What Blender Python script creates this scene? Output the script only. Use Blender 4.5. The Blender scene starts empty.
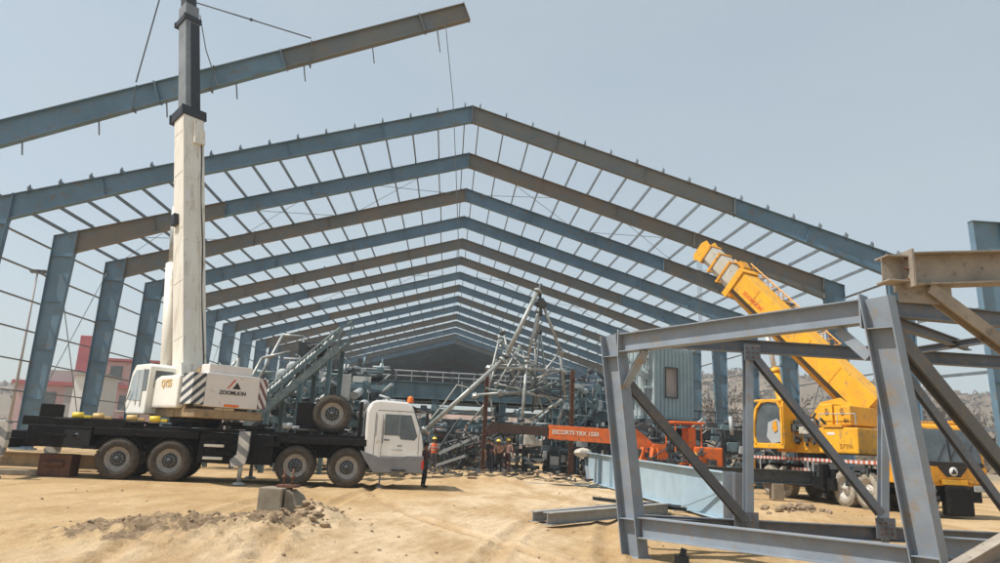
import bpy, bmesh, math, random
from mathutils import Vector, Matrix, noise, Euler
random.seed(7)
SC = bpy.context.scene
COL = SC.collection
V = Vector
# ------------------------------------------------------------------ camera model
FPX, YAW, PITCH, ROLL = 710.67, .0621, .2234, .0478
EYE = V((0, 0, 1.7))
fw = V((math.sin(YAW)*math.cos(PITCH), math.cos(YAW)*math.cos(PITCH), math.sin(PITCH)))
rt = V((math.cos(YAW), -math.sin(YAW), 0)); up_ = rt.cross(fw)
cR = math.cos(ROLL)*rt + math.sin(ROLL)*up_
cU = -math.sin(ROLL)*rt + math.cos(ROLL)*up_
def at(px, py, Y):
    """survey helper: the place seen at a pixel of the photograph, at distance Y north of the camera"""
    d = cR*((px-500)/FPX) + cU*((281.5-py)/FPX) + fw
    return EYE + d*(Y/d.y)
cam = bpy.data.objects.new('camera', bpy.data.cameras.new('camera')); COL.objects.link(cam)
cam.data.sensor_width = 36; cam.data.lens = FPX/1000*36; cam.data.clip_end = 6000; cam.data.clip_start = .05
cam.matrix_world = Matrix((( cR.x, cU.x, -fw.x, EYE.x), (cR.y, cU.y, -fw.y, EYE.y), (cR.z, cU.z, -fw.z, EYE.z), (0, 0, 0, 1)))
SC.camera = cam
# ------------------------------------------------------------------ light
w = bpy.data.worlds.new('World'); SC.world = w; w.use_nodes = True
nt = w.node_tree; bg = nt.nodes['Background']
sky = nt.nodes.new('ShaderNodeTexSky'); sky.sky_type = 'NISHITA'; sky.sun_disc = False
SUN = V((-.52, -.12, .84)).normalized()
el = math.asin(SUN.z); az = math.atan2(SUN.x, SUN.y)
sky.sun_elevation = el; sky.sun_rotation = az
sky.air_density = 1.0; sky.dust_density = 1.2; sky.ozone_density = 1.0; sky.altitude = 100
bg.inputs[1].default_value = .15
hz = nt.nodes.new('ShaderNodeMixRGB'); hz.inputs[0].default_value = .62; hz.inputs[2].default_value = (3.35, 3.82, 3.72, 1)   # dusty white sky mixed into the blue
wt_ = nt.nodes.new('ShaderNodeTexCoord'); wm = nt.nodes.new('ShaderNodeMapping'); wm.inputs['Scale'].default_value = (1, 1, 3.2); wn = nt.nodes.new('ShaderNodeTexNoise'); wn.inputs['Scale'].default_value = 1.6; wn.inputs['Detail'].default_value = 7; wn.inputs['Roughness'].default_value = .55
nt.links.new(wt_.outputs['Generated'], wm.inputs[0]); nt.links.new(wm.outputs[0], wn.inputs[0])
wr = nt.nodes.new('ShaderNodeMapRange'); wr.inputs[1].default_value = .3; wr.inputs[2].default_value = .7; wr.inputs[3].default_value = .54; wr.inputs[4].default_value = .68; nt.links.new(wn.outputs[0], wr.inputs[0]); nt.links.new(wr.outputs[0], hz.inputs[0])
nt.links.new(sky.outputs[0], hz.inputs[1]); nt.links.new(hz.outputs[0], bg.inputs[0])
sl = bpy.data.lights.new('sun', 'SUN'); sl.energy = 5.0; sl.angle = math.radians(.6); sl.color = (1, .95, .87)
so = bpy.data.objects.new('sun', sl); COL.objects.link(so); so.rotation_euler = SUN.to_track_quat('Z', 'Y').to_euler()
SC.view_settings.view_transform = 'Standard'; SC.view_settings.look = 'None'; SC.view_settings.gamma = 1
SC.view_settings.exposure = 0.22
# ------------------------------------------------------------------ materials
def mat(name, c1, c2=None, scale=3.0, rough=.6, metal=0, bump=.0, bscale=40, c3=None, c3amt=.0, spec=.4, detail=6, stretch=None, glass=False):
    m = bpy.data.materials.new(name); m.use_nodes = True
    n = m.node_tree.nodes; l = m.node_tree.links; b = n['Principled BSDF']
    b.inputs['Roughness'].default_value = rough; b.inputs['Metallic'].default_value = metal
    b.inputs['Specular IOR Level'].default_value = spec
    c2 = c2 or tuple(x*.8 for x in c1)
    tc = n.new('ShaderNodeTexCoord'); mp = n.new('ShaderNodeMapping'); l.new(tc.outputs['Object'], mp.inputs[0])
    if stretch: mp.inputs['Scale'].default_value = stretch
    nz = n.new('ShaderNodeTexNoise'); nz.inputs['Scale'].default_value = scale; nz.inputs['Detail'].default_value = detail
    nz.inputs['Roughness'].default_value = .65
    l.new(mp.outputs[0], nz.inputs[0])
    cr = n.new('ShaderNodeValToRGB'); e = cr.color_ramp.elements
    e[0].position = .35; e[1].position = .68
    e[0].color = (*c2, 1); e[1].color = (*c1, 1); l.new(nz.outputs[0], cr.inputs[0])
    out = cr.outputs[0]
    if c3:
        n2 = n.new('ShaderNodeTexNoise'); n2.inputs['Scale'].default_value = scale*3.1; n2.inputs['Detail'].default_value = 8; n2.inputs['Roughness'].default_value = .7
        l.new(mp.outputs[0], n2.inputs[0])
        r2 = n.new('ShaderNodeValToRGB'); r2.color_ramp.elements[0].position = .62-c3amt*.3; r2.color_ramp.elements[1].position = .68
        r2.color_ramp.elements[0].color = (0, 0, 0, 1); r2.color_ramp.elements[1].color = (1, 1, 1, 1)
        l.new(n2.outputs[0], r2.inputs[0])
        mx = n.new('ShaderNodeMixRGB'); l.new(r2.outputs[0], mx.inputs[0]); l.new(out, mx.inputs[1]); mx.inputs[2].default_value = (*c3, 1); out = mx.outputs[0]
    l.new(out, b.inputs['Base Color'])
    if bump:
        n3 = n.new('ShaderNodeTexNoise'); n3.inputs['Scale'].default_value = bscale; n3.inputs['Detail'].default_value = 6
        l.new(mp.outputs[0], n3.inputs[0])
        bp = n.new('ShaderNodeBump'); bp.inputs['Strength'].default_value = bump; bp.inputs['Distance'].default_value = .02
        l.new(n3.outputs[0], bp.inputs['Height']); l.new(bp.outputs[0], b.inputs['Normal'])
    return m
M = {}
M['blue'] = mat('blue_grey_primer', (.125, .215, .305), (.085, .155, .215), .55, .6, 0, .05, 30, (.15, .13, .11), .28)
M['blue2'] = mat('blue_grey_primer_pale', (.15, .245, .33), (.10, .175, .235), .5, .6, 0, .05, 30, (.17, .15, .13), .25)
M['brown'] = mat('brown_grey_primer', (.20, .16, .12), (.13, .135, .125), .4, .65, 0, .05, 30, (.12, .16, .19), .35)
M['brown2'] = mat('grey_brown_primer', (.165, .165, .155), (.115, .14, .15), .5, .65, 0, .05, 30, (.20, .15, .10), .3)
M['purlin'] = mat('purlin_steel', (.17, .20, .22), (.10, .12, .14), 2, .5)
M['sheet_blue'] = mat('sheeting_blue_grey', (.13, .20, .24), (.10, .16, .20), .3, .6)
M['sheet_brown'] = mat('sheeting_brown', (.10, .085, .075), (.075, .065, .06), .3, .7)
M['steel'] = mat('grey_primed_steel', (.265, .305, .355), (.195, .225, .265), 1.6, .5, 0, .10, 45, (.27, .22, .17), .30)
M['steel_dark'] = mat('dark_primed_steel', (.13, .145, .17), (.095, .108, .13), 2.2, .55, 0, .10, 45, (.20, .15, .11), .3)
M['cream'] = mat('dusty_tan_steel', (.36, .31, .25), (.22, .19, .16), 3, .6, 0, .08, 45, (.13, .11, .10), .2)
M['pale'] = mat('pale_blue_primer', (.36, .48, .56), (.29, .39, .46), 1.2, .55, 0, .03, 30, (.42, .40, .34), .12)
M['darkbrown'] = mat('dark_brown_greased_steel', (.07, .035, .025), (.04, .025, .02), 4, .7, 0, .1, 40)
M['rust'] = mat('rusty_steel', (.20, .09, .05), (.09, .05, .04), 5, .85, 0, .2, 50)
M['rackblue'] = mat('blue_green_steel', (.16, .235, .26), (.115, .175, .20), 1.5, .6, 0, .05, 30, (.28, .27, .25), .12)
M['rackpale'] = mat('worn_green_grey_steel', (.27, .32, .31), (.13, .17, .18), 3, .6, 0, .1, 30, (.10, .10, .09), .3)
M['rackdark'] = mat('dark_machine_steel', (.065, .075, .082), (.04, .046, .05), 3, .6, 0, .1, 30, (.18, .16, .13), .15)
M['pipe'] = mat('silver_pipe', (.42, .43, .41), (.28, .29, .28), 4, .42, .25, .05, 30, (.18, .14, .11), .15)
M['white'] = mat('crane_white_paint', (.80, .78, .72), (.74, .71, .64), 1.6, .4, 0, .02, 20, (.52, .45, .34), .04)
M['boomwhite'] = mat('boom_cream_paint', (.74, .71, .64), (.64, .60, .52), .8, .45, 0, .02, 20, (.44, .38, .30), .28, stretch=(1.6, 1.6, .18))
M['cwgrey'] = mat('counterweight_paint', (.70, .66, .63), (.64, .60, .57), 1.5, .5, 0, .02, 20, (.45, .38, .30), .05)
M['tan'] = mat('tan_painted_steel', (.34, .24, .13), (.20, .14, .08), 2.5, .6, 0, .05, 30, (.06, .05, .04), .25)
M['cab'] = mat('truck_cab_white', (.80, .79, .78), (.76, .75, .73), 1.2, .3, 0, 0, 20, (.60, .54, .45), .02)
M['bumper'] = mat('grey_plastic', (.23, .23, .24), (.19, .19, .20), 3, .6)
M['black'] = mat('black_chassis_paint', (.012, .012, .013), (.007, .007, .008), 3, .6, 0, .05, 30, (.07, .058, .04), .12, spec=.2)
M['tyre'] = mat('dusty_tyre_rubber', (.085, .07, .055), (.04, .035, .03), 6, .9, 0, .3, 60, (.15, .12, .085), .2)
M['rim'] = mat('grey_wheel_rim', (.42, .40, .38), (.30, .28, .26), 6, .5, 0, 0, 20, (.12, .10, .08), .2)
M['ytyre'] = mat('sand_caked_tyre', (.42, .38, .31), (.24, .21, .17), 5, .9, 0, .3, 60)
M['yrim'] = mat('pale_wheel_rim', (.52, .49, .44), (.38, .35, .30), 6, .5)
M['yellow'] = mat('yellow_crane_paint', (.84, .43, .02), (.68, .33, .025), 1.3, .42, 0, .03, 20, (.36, .23, .09), .28)
M['orangey'] = mat('amber_crane_paint', (.74, .34, .02), (.60, .27, .02), 1.5, .45, 0, .03, 20, (.28, .17, .07), .3)
M['orange'] = mat('orange_paint', (.80, .17, .03), (.64, .13, .025), 1.8, .5, 0, .03, 20, (.25, .13, .07), .32)
M['boomgrey'] = mat('boom_grey_paint', (.50, .48, .42), (.40, .38, .33), 1.5, .5, 0, 0, 20, (.2, .18, .15), .1)
M['mastgrey'] = mat('mast_dull_grey', (.22, .24, .25), (.15, .165, .175), 1.0, .5, 0, .02, 20, (.10, .10, .10), .2)
M['boomdark'] = mat('boom_dark_steel', (.020, .022, .028), (.012, .014, .018), 1.2, .45, 0, 0, 20)
M['glassd'] = mat('tinted_glass', (.12, .14, .15), (.06, .075, .085), 1.5, .08, 0, spec=.8)
M['glassl'] = mat('pale_glass', (.38, .42, .44), (.28, .32, .33), 1.5, .08, 0, spec=.8)
M['red'] = mat('red_paint', (.60, .04, .03), (.45, .03, .02), 4, .4)
M['amber'] = mat('amber_lens', (.85, .20, .02), (.6, .12, .02), 6, .25)
M['textblack'] = mat('black_lettering', (.02, .02, .022), (.015, .015, .015), 5, .5)
M['texttan'] = mat('ochre_lettering', (.62, .42, .16), (.55, .36, .13), 5, .5)
M['textwhite'] = mat('white_lettering', (.75, .72, .66), (.65, .62, .56), 5, .5)
M['textbrown'] = mat('brown_lettering', (.30, .13, .02), (.25, .11, .02), 5, .5)
M['contgreen'] = mat('green_grey_cladding', (.30, .41, .46), (.24, .34, .385), 1.2, .55, 0, .03, 30, (.36, .36, .33), .06)
M['contpale'] = mat('pale_green_cladding', (.40, .46, .46), (.25, .31, .33), 1.8, .55, 0, .05, 30, (.5, .48, .42), .12)
M['panel'] = mat('pale_grey_panel', (.42, .44, .44), (.34, .36, .37), 1.5, .5)
M['sign'] = mat('white_board', (.62, .62, .60), (.52, .52, .50), 2, .5)
M['opening'] = mat('dusty_interior', (.42, .38, .37), (.30, .27, .26), .8, .8)
M['concrete'] = mat('site_concrete', (.29, .245, .185), (.20, .165, .12), 4, .9, 0, .5, 40)
M['pinkwall'] = mat('pink_plaster', (.56, .38, .38), (.44, .31, .31), .5, .85)
M['redwall'] = mat('dark_red_paint', (.42, .13, .14), (.33, .11, .12), .5, .8)
M['greywall'] = mat('grey_plaster', (.40, .38, .37), (.32, .30, .30), .3, .85)
M['whitewall'] = mat('white_plaster', (.72, .72, .72), (.66, .66, .66), .5, .8)
M['hill'] = mat('dry_scrub_hill', (.21, .15, .10), (.13, .105, .065), .05, .95, 0, .6, 1.5, (.24, .175, .125), .2, detail=12)
M['bush'] = mat('dry_scrub_leaves', (.20, .135, .08), (.12, .09, .05), .05, .9)
M['bark'] = mat('thin_grey_bark', (.20, .16, .12), (.12, .10, .08), 2, .9)
M['skin'] = mat('brown_skin', (.22, .11, .065), (.18, .09, .05), 8, .6)
M['trouser_dark'] = mat('dark_trousers', (.025, .027, .035), (.018, .02, .025), 8, .9)
M['trouser_grey'] = mat('grey_trousers', (.12, .12, .13), (.09, .09, .10), 8, .9)
M['shirt_pink'] = mat('dusty_pink_shirt', (.42, .25, .20), (.35, .20, .16), 8, .9)
M['shirt_dark'] = mat('dark_maroon_shirt', (.07, .03, .035), (.05, .025, .03), 8, .9)
M['shirt_black'] = mat('black_shirt', (.03, .028, .03), (.02, .02, .02), 8, .9)
M['shirt_white'] = mat('white_shirt', (.5, .48, .44), (.42, .40, .36), 8, .9)
M['vest'] = mat('orange_vest', (.80, .17, .05), (.68, .13, .04), 8, .8)
M['yellowhat'] = mat('yellow_helmet', (.80, .60, .06), (.72, .52, .05), 8, .35)
M['hair'] = mat('black_hair', (.012, .01, .01), (.01, .008, .008), 8, .7)
M['cloth'] = mat('pale_sheet_bundle', (.55, .52, .46), (.42, .39, .33), 4, .9)
M['rope'] = mat('steel_rope', (.10, .11, .12), (.07, .08, .09), 4, .6)
M['tripblue'] = mat('blue_barrel', (.05, .12, .28), (.04, .09, .22), 4, .5)

def stripes(name, ca, cb, freq, direction=(1, 0, 1), rough=.5):
    m = bpy.data.materials.new(name); m.use_nodes = True
    n = m.node_tree.nodes; l = m.node_tree.links; b = n['Principled BSDF']; b.inputs['Roughness'].default_value = rough
    tc = n.new('ShaderNodeTexCoord'); dt = n.new('ShaderNodeVectorMath'); dt.operation = 'DOT_PRODUCT'
    dt.inputs[1].default_value = tuple(c*freq for c in direction); l.new(tc.outputs['Object'], dt.inputs[0])
    fr = n.new('ShaderNodeMath'); fr.operation = 'FRACT'; l.new(dt.outputs['Value'], fr.inputs[0])
    gt = n.new('ShaderNodeMath'); gt.operation = 'GREATER_THAN'; gt.inputs[1].default_value = .5; l.new(fr.outputs[0], gt.inputs[0])
    mx = n.new('ShaderNodeMixRGB'); l.new(gt.outputs[0], mx.inputs[0]); mx.inputs[1].default_value = (*ca, 1); mx.inputs[2].default_value = (*cb, 1)
    nz = n.new('ShaderNodeTexNoise'); nz.inputs['Scale'].default_value = 6; mu = n.new('ShaderNodeMixRGB'); mu.blend_type = 'MULTIPLY'; mu.inputs[0].default_value = .5
    l.new(tc.outputs['Object'], nz.inputs[0]); l.new(mx.outputs[0], mu.inputs[1]); l.new(nz.outputs[0], mu.inputs[2])
    l.new(mu.outputs[0], b.inputs['Base Color']); return m
M['hazard'] = stripes('black_white_hazard', (.82, .79, .74), (.05, .06, .08), 4.2, (.3, .75, .75))
M['hazard_red'] = stripes('red_white_hazard', (.82, .78, .74), (.22, .09, .10), 4.6, (.3, .85, -.55))
M['jackstripe'] = stripes('jack_stripes', (.80, .78, .74), (.30, .31, .33), 2.6, (.6, 0, .8))
M['decktape'] = stripes('red_white_deck_tape', (.80, .74, .70), (.62, .16, .10), 3.3, (1, 0, 0))

# ------------------------------------------------------------------ mesh helper
class MB:
    def __init__(s): s.bm = bmesh.new(); s.mats = []
    def _mi(s, m):
        if m not in s.mats: s.mats.append(m)
        return s.mats.index(m)
    def hexa(s, p, mi=None, bev=0):
        vs = [s.bm.verts.new(q) for q in p]
        fs = []
        for f in ((3, 2, 1, 0), (4, 5, 6, 7), (0, 1, 5, 4), (1, 2, 6, 5), (2, 3, 7, 6), (3, 0, 4, 7)):
            fc = s.bm.faces.new([vs[i] for i in f]); fc.material_index = s._mi(mi) if mi else 0; fs.append(fc)
        if bev:
            es = list({e for f in fs for e in f.edges})
            r = bmesh.ops.bevel(s.bm, geom=es, offset=bev, segments=2, affect='EDGES', profile=.6)
            for f in r['faces']: f.material_index = s._mi(mi) if mi else 0
        return s
    def box(s, c, d, mi=None, bev=0, rot=None):
        c = V(c); x, y, z = d[0]/2, d[1]/2, d[2]/2
        R = rot if rot is not None else Matrix.Identity(3)
        p = [c+R@V(q) for q in ((-x, -y, -z), (x, -y, -z), (x, y, -z), (-x, y, -z), (-x, -y, z), (x, -y, z), (x, y, z), (-x, y, z))]
        return s.hexa(p, mi, bev)
    def bar(s, p0, p1, w, h, up=(0, 0, 1), mi=None, bev=0, w1=None, h1=None):
        p0 = V(p0); p1 = V(p1); d = (p1-p0).normalized(); u = V(up)
        if abs(d.dot(u)) > .99: u = V((0, 1, 0)) if abs(d.y) < .9 else V((1, 0, 0))
        sd = d.cross(u).normalized(); u = sd.cross(d).normalized()
        w1 = w if w1 is None else w1; h1 = h if h1 is None else h1
        p = [p0-sd*w/2-u*h/2, p0+sd*w/2-u*h/2, p0+sd*w/2+u*h/2, p0-sd*w/2+u*h/2,
             p1-sd*w1/2-u*h1/2, p1+sd*w1/2-u*h1/2, p1+sd*w1/2+u*h1/2, p1-sd*w1/2+u*h1/2]
        return s.hexa(p, mi, bev)
    def ibeam(s, p0, p1, h, b, up=(0, 0, 1), tf=.02, tw=.012, mi=None, h1=None):
        """rolled section: web and two flanges; 'up' is the direction of the web height"""
        p0 = V(p0); p1 = V(p1); d = (p1-p0).normalized(); u = V(up); h1 = h if h1 is None else h1
        if abs(d.dot(u.normalized())) > .99: u = V((0, 1, 0))
        sd = d.cross(u).normalized(); u = sd.cross(d).normalized()
        s.bar(p0, p1, tw, h-2*tf, u, mi, h1=h1-2*tf)
        for k in (-1, 1):
            a = p0+u*k*(h/2-tf/2); c = p1+u*k*(h1/2-tf/2)
            s.bar(a, c, b, tf, u, mi)
        return s
    def tube(s, p0, p1, r, n=8, mi=None, r1=None, caps=True):
        p0 = V(p0); p1 = V(p1); d = (p1-p0).normalized(); r1 = r if r1 is None else r1
        u = V((0, 0, 1)) if abs(d.z) < .95 else V((1, 0, 0)); a = d.cross(u).normalized(); b = d.cross(a)
        A = []; B = []
        for i in range(n):
            t = 2*math.pi*i/n; o = a*math.cos(t)+b*math.sin(t)
            A.append(s.bm.verts.new(p0+o*r)); B.append(s.bm.verts.new(p1+o*r1))
        for i in range(n):
            j = (i+1) % n; f = s.bm.faces.new((A[i], B[i], B[j], A[j])); f.smooth = n > 6; f.material_index = s._mi(mi) if mi else 0
        if caps:
            for q in (A, B[::-1]): f = s.bm.faces.new(q); f.material_index = s._mi(mi) if mi else 0
        return s
    def path(s, pts, r, n=6, mi=None):
        for a, b in zip(pts, pts[1:]): s.tube(a, b, r, n, mi)
        return s
    def lathe(s, o, axis, prof, n=32, mi=None):
        o = V(o); d = V(axis).normalized(); u = V((0, 0, 1)) if abs(d.z) < .95 else V((1, 0, 0)); a = d.cross(u).normalized(); b = d.cross(a)
        rings = []
        for (t, r) in prof:
            rings.append([s.bm.verts.new(o+d*t+(a*math.cos(2*math.pi*i/n)+b*math.sin(2*math.pi*i/n))*max(r, .001)) for i in range(n)])
        for A, B in zip(rings, rings[1:]):
            for i in range(n):
                j = (i+1) % n; f = s.bm.faces.new((A[i], B[i], B[j], A[j])); f.smooth = True; f.material_index = s._mi(mi) if mi else 0
        return s
    def prism(s, pts, ex, mi=None, bev=0):
        """polygon of 3-D points extruded by vector ex"""
        ex = V(ex); A = [s.bm.verts.new(V(p)) for p in pts]; B = [s.bm.verts.new(V(p)+ex) for p in pts]; n = len(A)
        fs = [s.bm.faces.new(A[::-1]), s.bm.faces.new(B)]
        for i in range(n): fs.append(s.bm.faces.new((A[i], A[(i+1) % n], B[(i+1) % n], B[i])))
        for f in fs: f.material_index = s._mi(mi) if mi else 0
        if bev:
            es = list({e for f in fs for e in f.edges})
            r = bmesh.ops.bevel(s.bm, geom=es, offset=bev, segments=2, affect='EDGES', profile=.6)
            for f in r['faces']: f.material_index = s._mi(mi) if mi else 0
        return s
    def ball(s, c, r, sub=1, mi=None, jit=0, sc=(1, 1, 1)):
        r_ = bmesh.ops.create_icosphere(s.bm, subdivisions=sub, radius=r)
        for v in r_['verts']:
            k = 1+random.uniform(-jit, jit)
            v.co = V(c)+V((v.co.x*sc[0]*k, v.co.y*sc[1]*k, v.co.z*sc[2]*k))
        for f in {f for v in r_['verts'] for f in v.link_faces}: f.material_index = s._mi(mi) if mi else 0; f.smooth = not jit
        return s
    def build(s, name, m, parent=None):
        bmesh.ops.recalc_face_normals(s.bm, faces=s.bm.faces[:])
        me = bpy.data.meshes.new(name); s.bm.to_mesh(me); s.bm.free()
        if s.mats:
            for q in s.mats: me.materials.append(M[q])
            if m and not isinstance(m, str): pass
        else: me.materials.append(M[m])
        o = bpy.data.objects.new(name, me); COL.objects.link(o); o.parent = parent
        return o
def tag(o, label=None, cat=None, group=None, kind=None):
    if label: o['label'] = label
    if cat: o['category'] = cat
    if group: o['group'] = group
    if kind: o['kind'] = kind
    return o
def thing(name, label, cat, loc=(0, 0, 0), rz=0, group=None):
    o = bpy.data.objects.new(name, None); COL.objects.link(o); o.location = loc; o.rotation_euler = (0, 0, rz); o.empty_display_size = .2
    return tag(o, label, cat, group)
def text(name, s, m, parent, loc, rot, size, ext=.004, align='CENTER', bold=0, sx=1):
    c = bpy.data.curves.new(name, 'FONT'); c.body = s; c.size = size; c.extrude = ext; c.align_x = align; c.align_y = 'CENTER'; c.offset = bold
    o = bpy.data.objects.new(name, c); COL.objects.link(o)
    me = bpy.data.meshes.new_from_object(o.evaluated_get(bpy.context.evaluated_depsgraph_get()))
    bpy.data.objects.remove(o); me.materials.clear(); me.materials.append(M[m])
    ob = bpy.data.objects.new(name, me); COL.objects.link(ob); ob.parent = parent; ob.location = loc; ob.rotation_euler = rot; ob.scale = (sx, 1, 1)
    return ob
def copy_tree(o, parent=None):
    c = o.copy(); COL.objects.link(c); c.parent = parent
    for ch in list(o.children): copy_tree(ch, c)
    return c
def lerp(a, b, t): return V(a)*(1-t)+V(b)*t

# ------------------------------------------------------------------ ground
def hgt(x, y):
    d = math.hypot(x, y)
    h = noise.noise(V((x*.12, y*.12, 0)))*.07 + noise.noise(V((x*.5, y*.5, 3)))*.025 + noise.noise(V((x*1.8, y*1.8, 7)))*.010
    h *= max(0, 1-d/150)
    if 5 < y < 40:
        for a0, b0, c0 in ((.15, .17, .004), (1.95, .17, .004), (-2.2, -.12, .006), (-4.1, -.12, .006), (3.4, -.55, .012)):
            dx = x-(a0+b0*(y-8)+c0*(y-8)**2)
            if abs(dx) < .42: h -= .045*math.exp(-(dx/.14)**2)*(1+.6*math.sin((y+abs(dx)*.6)*21)*(1 if y < 17 else 0))-.03*math.exp(-((abs(dx)-.27)/.07)**2)
    # low rubble rise round the concrete footing
    for cx, cy, r, a in ((-3.1, 14.3, .9, .08), (-3.9, 12.9, 1.5, .12), (-5.2, 12.0, 1.5, .09), (-2.3, 14.3, .6, .22), (-3.2, 11.8, 1.2, .07), (10.7, 21.8, 1.2, .22), (2.0, 33.5, 4, .14), (-1, 40, 5, .25), (4.8, 36.5, 3, .2), (12.4, 20.0, 1.6, .12)):
        q = ((x-cx)**2+(y-cy)**2)/(r*r)
        if q < 6:
            h += a*math.exp(-q)*(1+.5*noise.noise(V((x*3, y*3, 1))))
            if y < 17: h += min(1, math.exp(-q)*1.6)*(.075*abs(noise.noise(V((x*3.2, y*3.2, 5))))+.065*abs(noise.noise(V((x*8, y*8, 8))))+.04*abs(noise.noise(V((x*17, y*17, 2)))))
    return h
def axis(lo, hi, n, c, pw):
    out = []
    for i in range(n+1):
        t = i/n*2-1; v = abs(t)**pw*(1 if t > 0 else -1)
        out.append(c+(hi-c)*v if v > 0 else c+(c-lo)*v)
    return out
xs = axis(-2500, 2500, 300, 0, 4.2); ys = [-60, -20, -5, 0]+[1+(2.2*1.0262**i-2.2)+i*.0 for i in range(1, 272)]
ys = [y for y in ys if y < 2400]+[2600, 3200]
ys = sorted(set(ys+[7.5+i*.08 for i in range(122)]))
xs = sorted(set([round(v, 3) for v in xs]+[i*.07-7.5 for i in range(215)]))
gv = [(x, y, hgt(x, y)-.02) for y in ys for x in xs]
nx = len(xs); gf = [(j*nx+i, j*nx+i+1, (j+1)*nx+i+1, (j+1)*nx+i) for j in range(len(ys)-1) for i in range(nx-1)]
gm = bpy.data.meshes.new('ground'); gm.from_pydata(gv, [], gf); gm.polygons.foreach_set('use_smooth', [True]*len(gf))
go = bpy.data.objects.new('ground', gm); COL.objects.link(go); tag(go, kind='structure')
def ground_mat():
    m = bpy.data.materials.new('sandy_site_ground'); m.use_nodes = True
    n = m.node_tree.nodes; l = m.node_tree.links; b = n['Principled BSDF']; b.inputs['Roughness'].default_value = .95; b.inputs['Specular IOR Level'].default_value = .15
    tc = n.new('ShaderNodeTexCoord')
    def nz(scale, det=8, rough=.6, st=None, dist=0):
        q = n.new('ShaderNodeTexNoise'); q.inputs['Scale'].default_value = scale; q.inputs['Detail'].default_value = det; q.inputs['Roughness'].default_value = rough; q.inputs['Distortion'].default_value = dist
        if st:
            mp = n.new('ShaderNodeMapping'); mp.inputs['Scale'].default_value = st[:3]; mp.inputs['Rotation'].default_value = (0, 0, st[3]); l.new(tc.outputs['Object'], mp.inputs[0]); l.new(mp.outputs[0], q.inputs[0])
        else: l.new(tc.outputs['Object'], q.inputs[0])
        return q.outputs[0]
    def ramp(src, a, b_, ca=(0, 0, 0), cb=(1, 1, 1)):
        r = n.new('ShaderNodeValToRGB'); r.color_ramp.elements[0].position = a; r.color_ramp.elements[1].position = b_
        r.color_ramp.elements[0].color = (*ca, 1); r.color_ramp.elements[1].color = (*cb, 1); l.new(src, r.inputs[0]); return r.outputs[0]
    def mix(f, a, c):
        q = n.new('ShaderNodeMixRGB'); l.new(f, q.inputs[0])
        for i, v in ((1, a), (2, c)):
            if isinstance(v, tuple): q.inputs[i].default_value = (*v, 1)
            else: l.new(v, q.inputs[i])
        return q.outputs[0]
    base = mix(ramp(nz(.22, 6), .38, .62), (.46, .305, .15), (.54, .39, .225))      # yellow sand / pale silt
    # pale trodden track that runs from the lower left to the middle distance
    sx = n.new('ShaderNodeSeparateXYZ'); l.new(tc.outputs['Object'], sx.inputs[0])
    def math_(op, a, c=None):
        q = n.new('ShaderNodeMath'); q.operation = op
        for i, v in ((0, a), (1, c)):
            if v is None: continue
            if isinstance(v, (int, float)): q.inputs[i].default_value = v
            else: l.new(v, q.inputs[i])
        return q.outputs[0]
    u = math_('SUBTRACT', sx.outputs[0], math_('MULTIPLY', math_('SUBTRACT', sx.outputs[1], 14.5), .34))
    u = math_('ADD', u, math_('MULTIPLY', nz(.35, 4), 5.0)); u = math_('ABSOLUTE', math_('SUBTRACT', u, 2.3))
    tr = ramp(math_('MULTIPLY', u, .2), .35, .75, (1, 1, 1), (0, 0, 0))
    base = mix(math_('MULTIPLY', tr, .75), base, (.63, .49, .33))
    base = mix(math_('MULTIPLY', ramp(nz(.8, 8, .65, (1, .35, 1, -.4)), .44, .60), .68), base, (.36, .225, .10))
    for a0, b0, c0 in ((.15, .17, .004), (1.95, .17, .004), (-2.2, -.12, .006), (-4.1, -.12, .006), (3.4, -.55, .012)):
        yy = math_('SUBTRACT', sx.outputs[1], 8.0); cx_ = math_('ADD', math_('ADD', math_('MULTIPLY', yy, b0), a0), math_('MULTIPLY', math_('MULTIPLY', yy, yy), c0))
        dd_ = math_('ABSOLUTE', math_('SUBTRACT', math_('ADD', sx.outputs[0], math_('MULTIPLY', nz(1.2, 3), .12)), math_('ADD', cx_, .06)))
        base = mix(math_('MULTIPLY', ramp(dd_, .10, .22, (1, 1, 1), (0, 0, 0)), math_('MULTIPLY', nz(.5, 5), .60)), base, (.38, .24, .115))
    base = mix(math_('MULTIPLY', ramp(nz(2.6, 10, .7, (1, .5, 1, .3)), .5, .7), .38), base, (.33, .225, .13))
    base = mix(math_('MULTIPLY', ramp(nz(14, 8, .7), .54, .66), .30), base, (.66, .52, .36))
    base = mix(math_('MULTIPLY', ramp(nz(40, 4, .6), .60, .70), .35), base, (.24, .17, .11))
    # grey dug-up soil round the footing
    def blob(cx, cy, r):
        dx = math_('SUBTRACT', sx.outputs[0], cx); dy = math_('SUBTRACT', sx.outputs[1], cy)
        return math_('DIVIDE', math_('ADD', math_('MULTIPLY', dx, dx), math_('MULTIPLY', dy, dy)), r*r)
    d_ = math_('MINIMUM', math_('MINIMUM', blob(-3.2, 13.7, 1.5), blob(-4.6, 12.2, 2.1)), blob(10.7, 21.8, 1.3))
    d_ = math_('ADD', d_, math_('MULTIPLY', nz(1.8, 8), 1.4))
    base = mix(ramp(d_, 1.0/1.0*.95, 1.0, (1, 1, 1), (0, 0, 0)), base, mix(ramp(nz(9, 8, .7), .42, .62), (.20, .14, .085), (.35, .255, .165)))
    # far ground dries to olive brown
    far = ramp(math_('MULTIPLY', sx.outputs[1], .01), .62, .95)
    base = mix(far, base, (.27, .215, .145))
    l.new(base, b.inputs['Base Color'])
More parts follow.
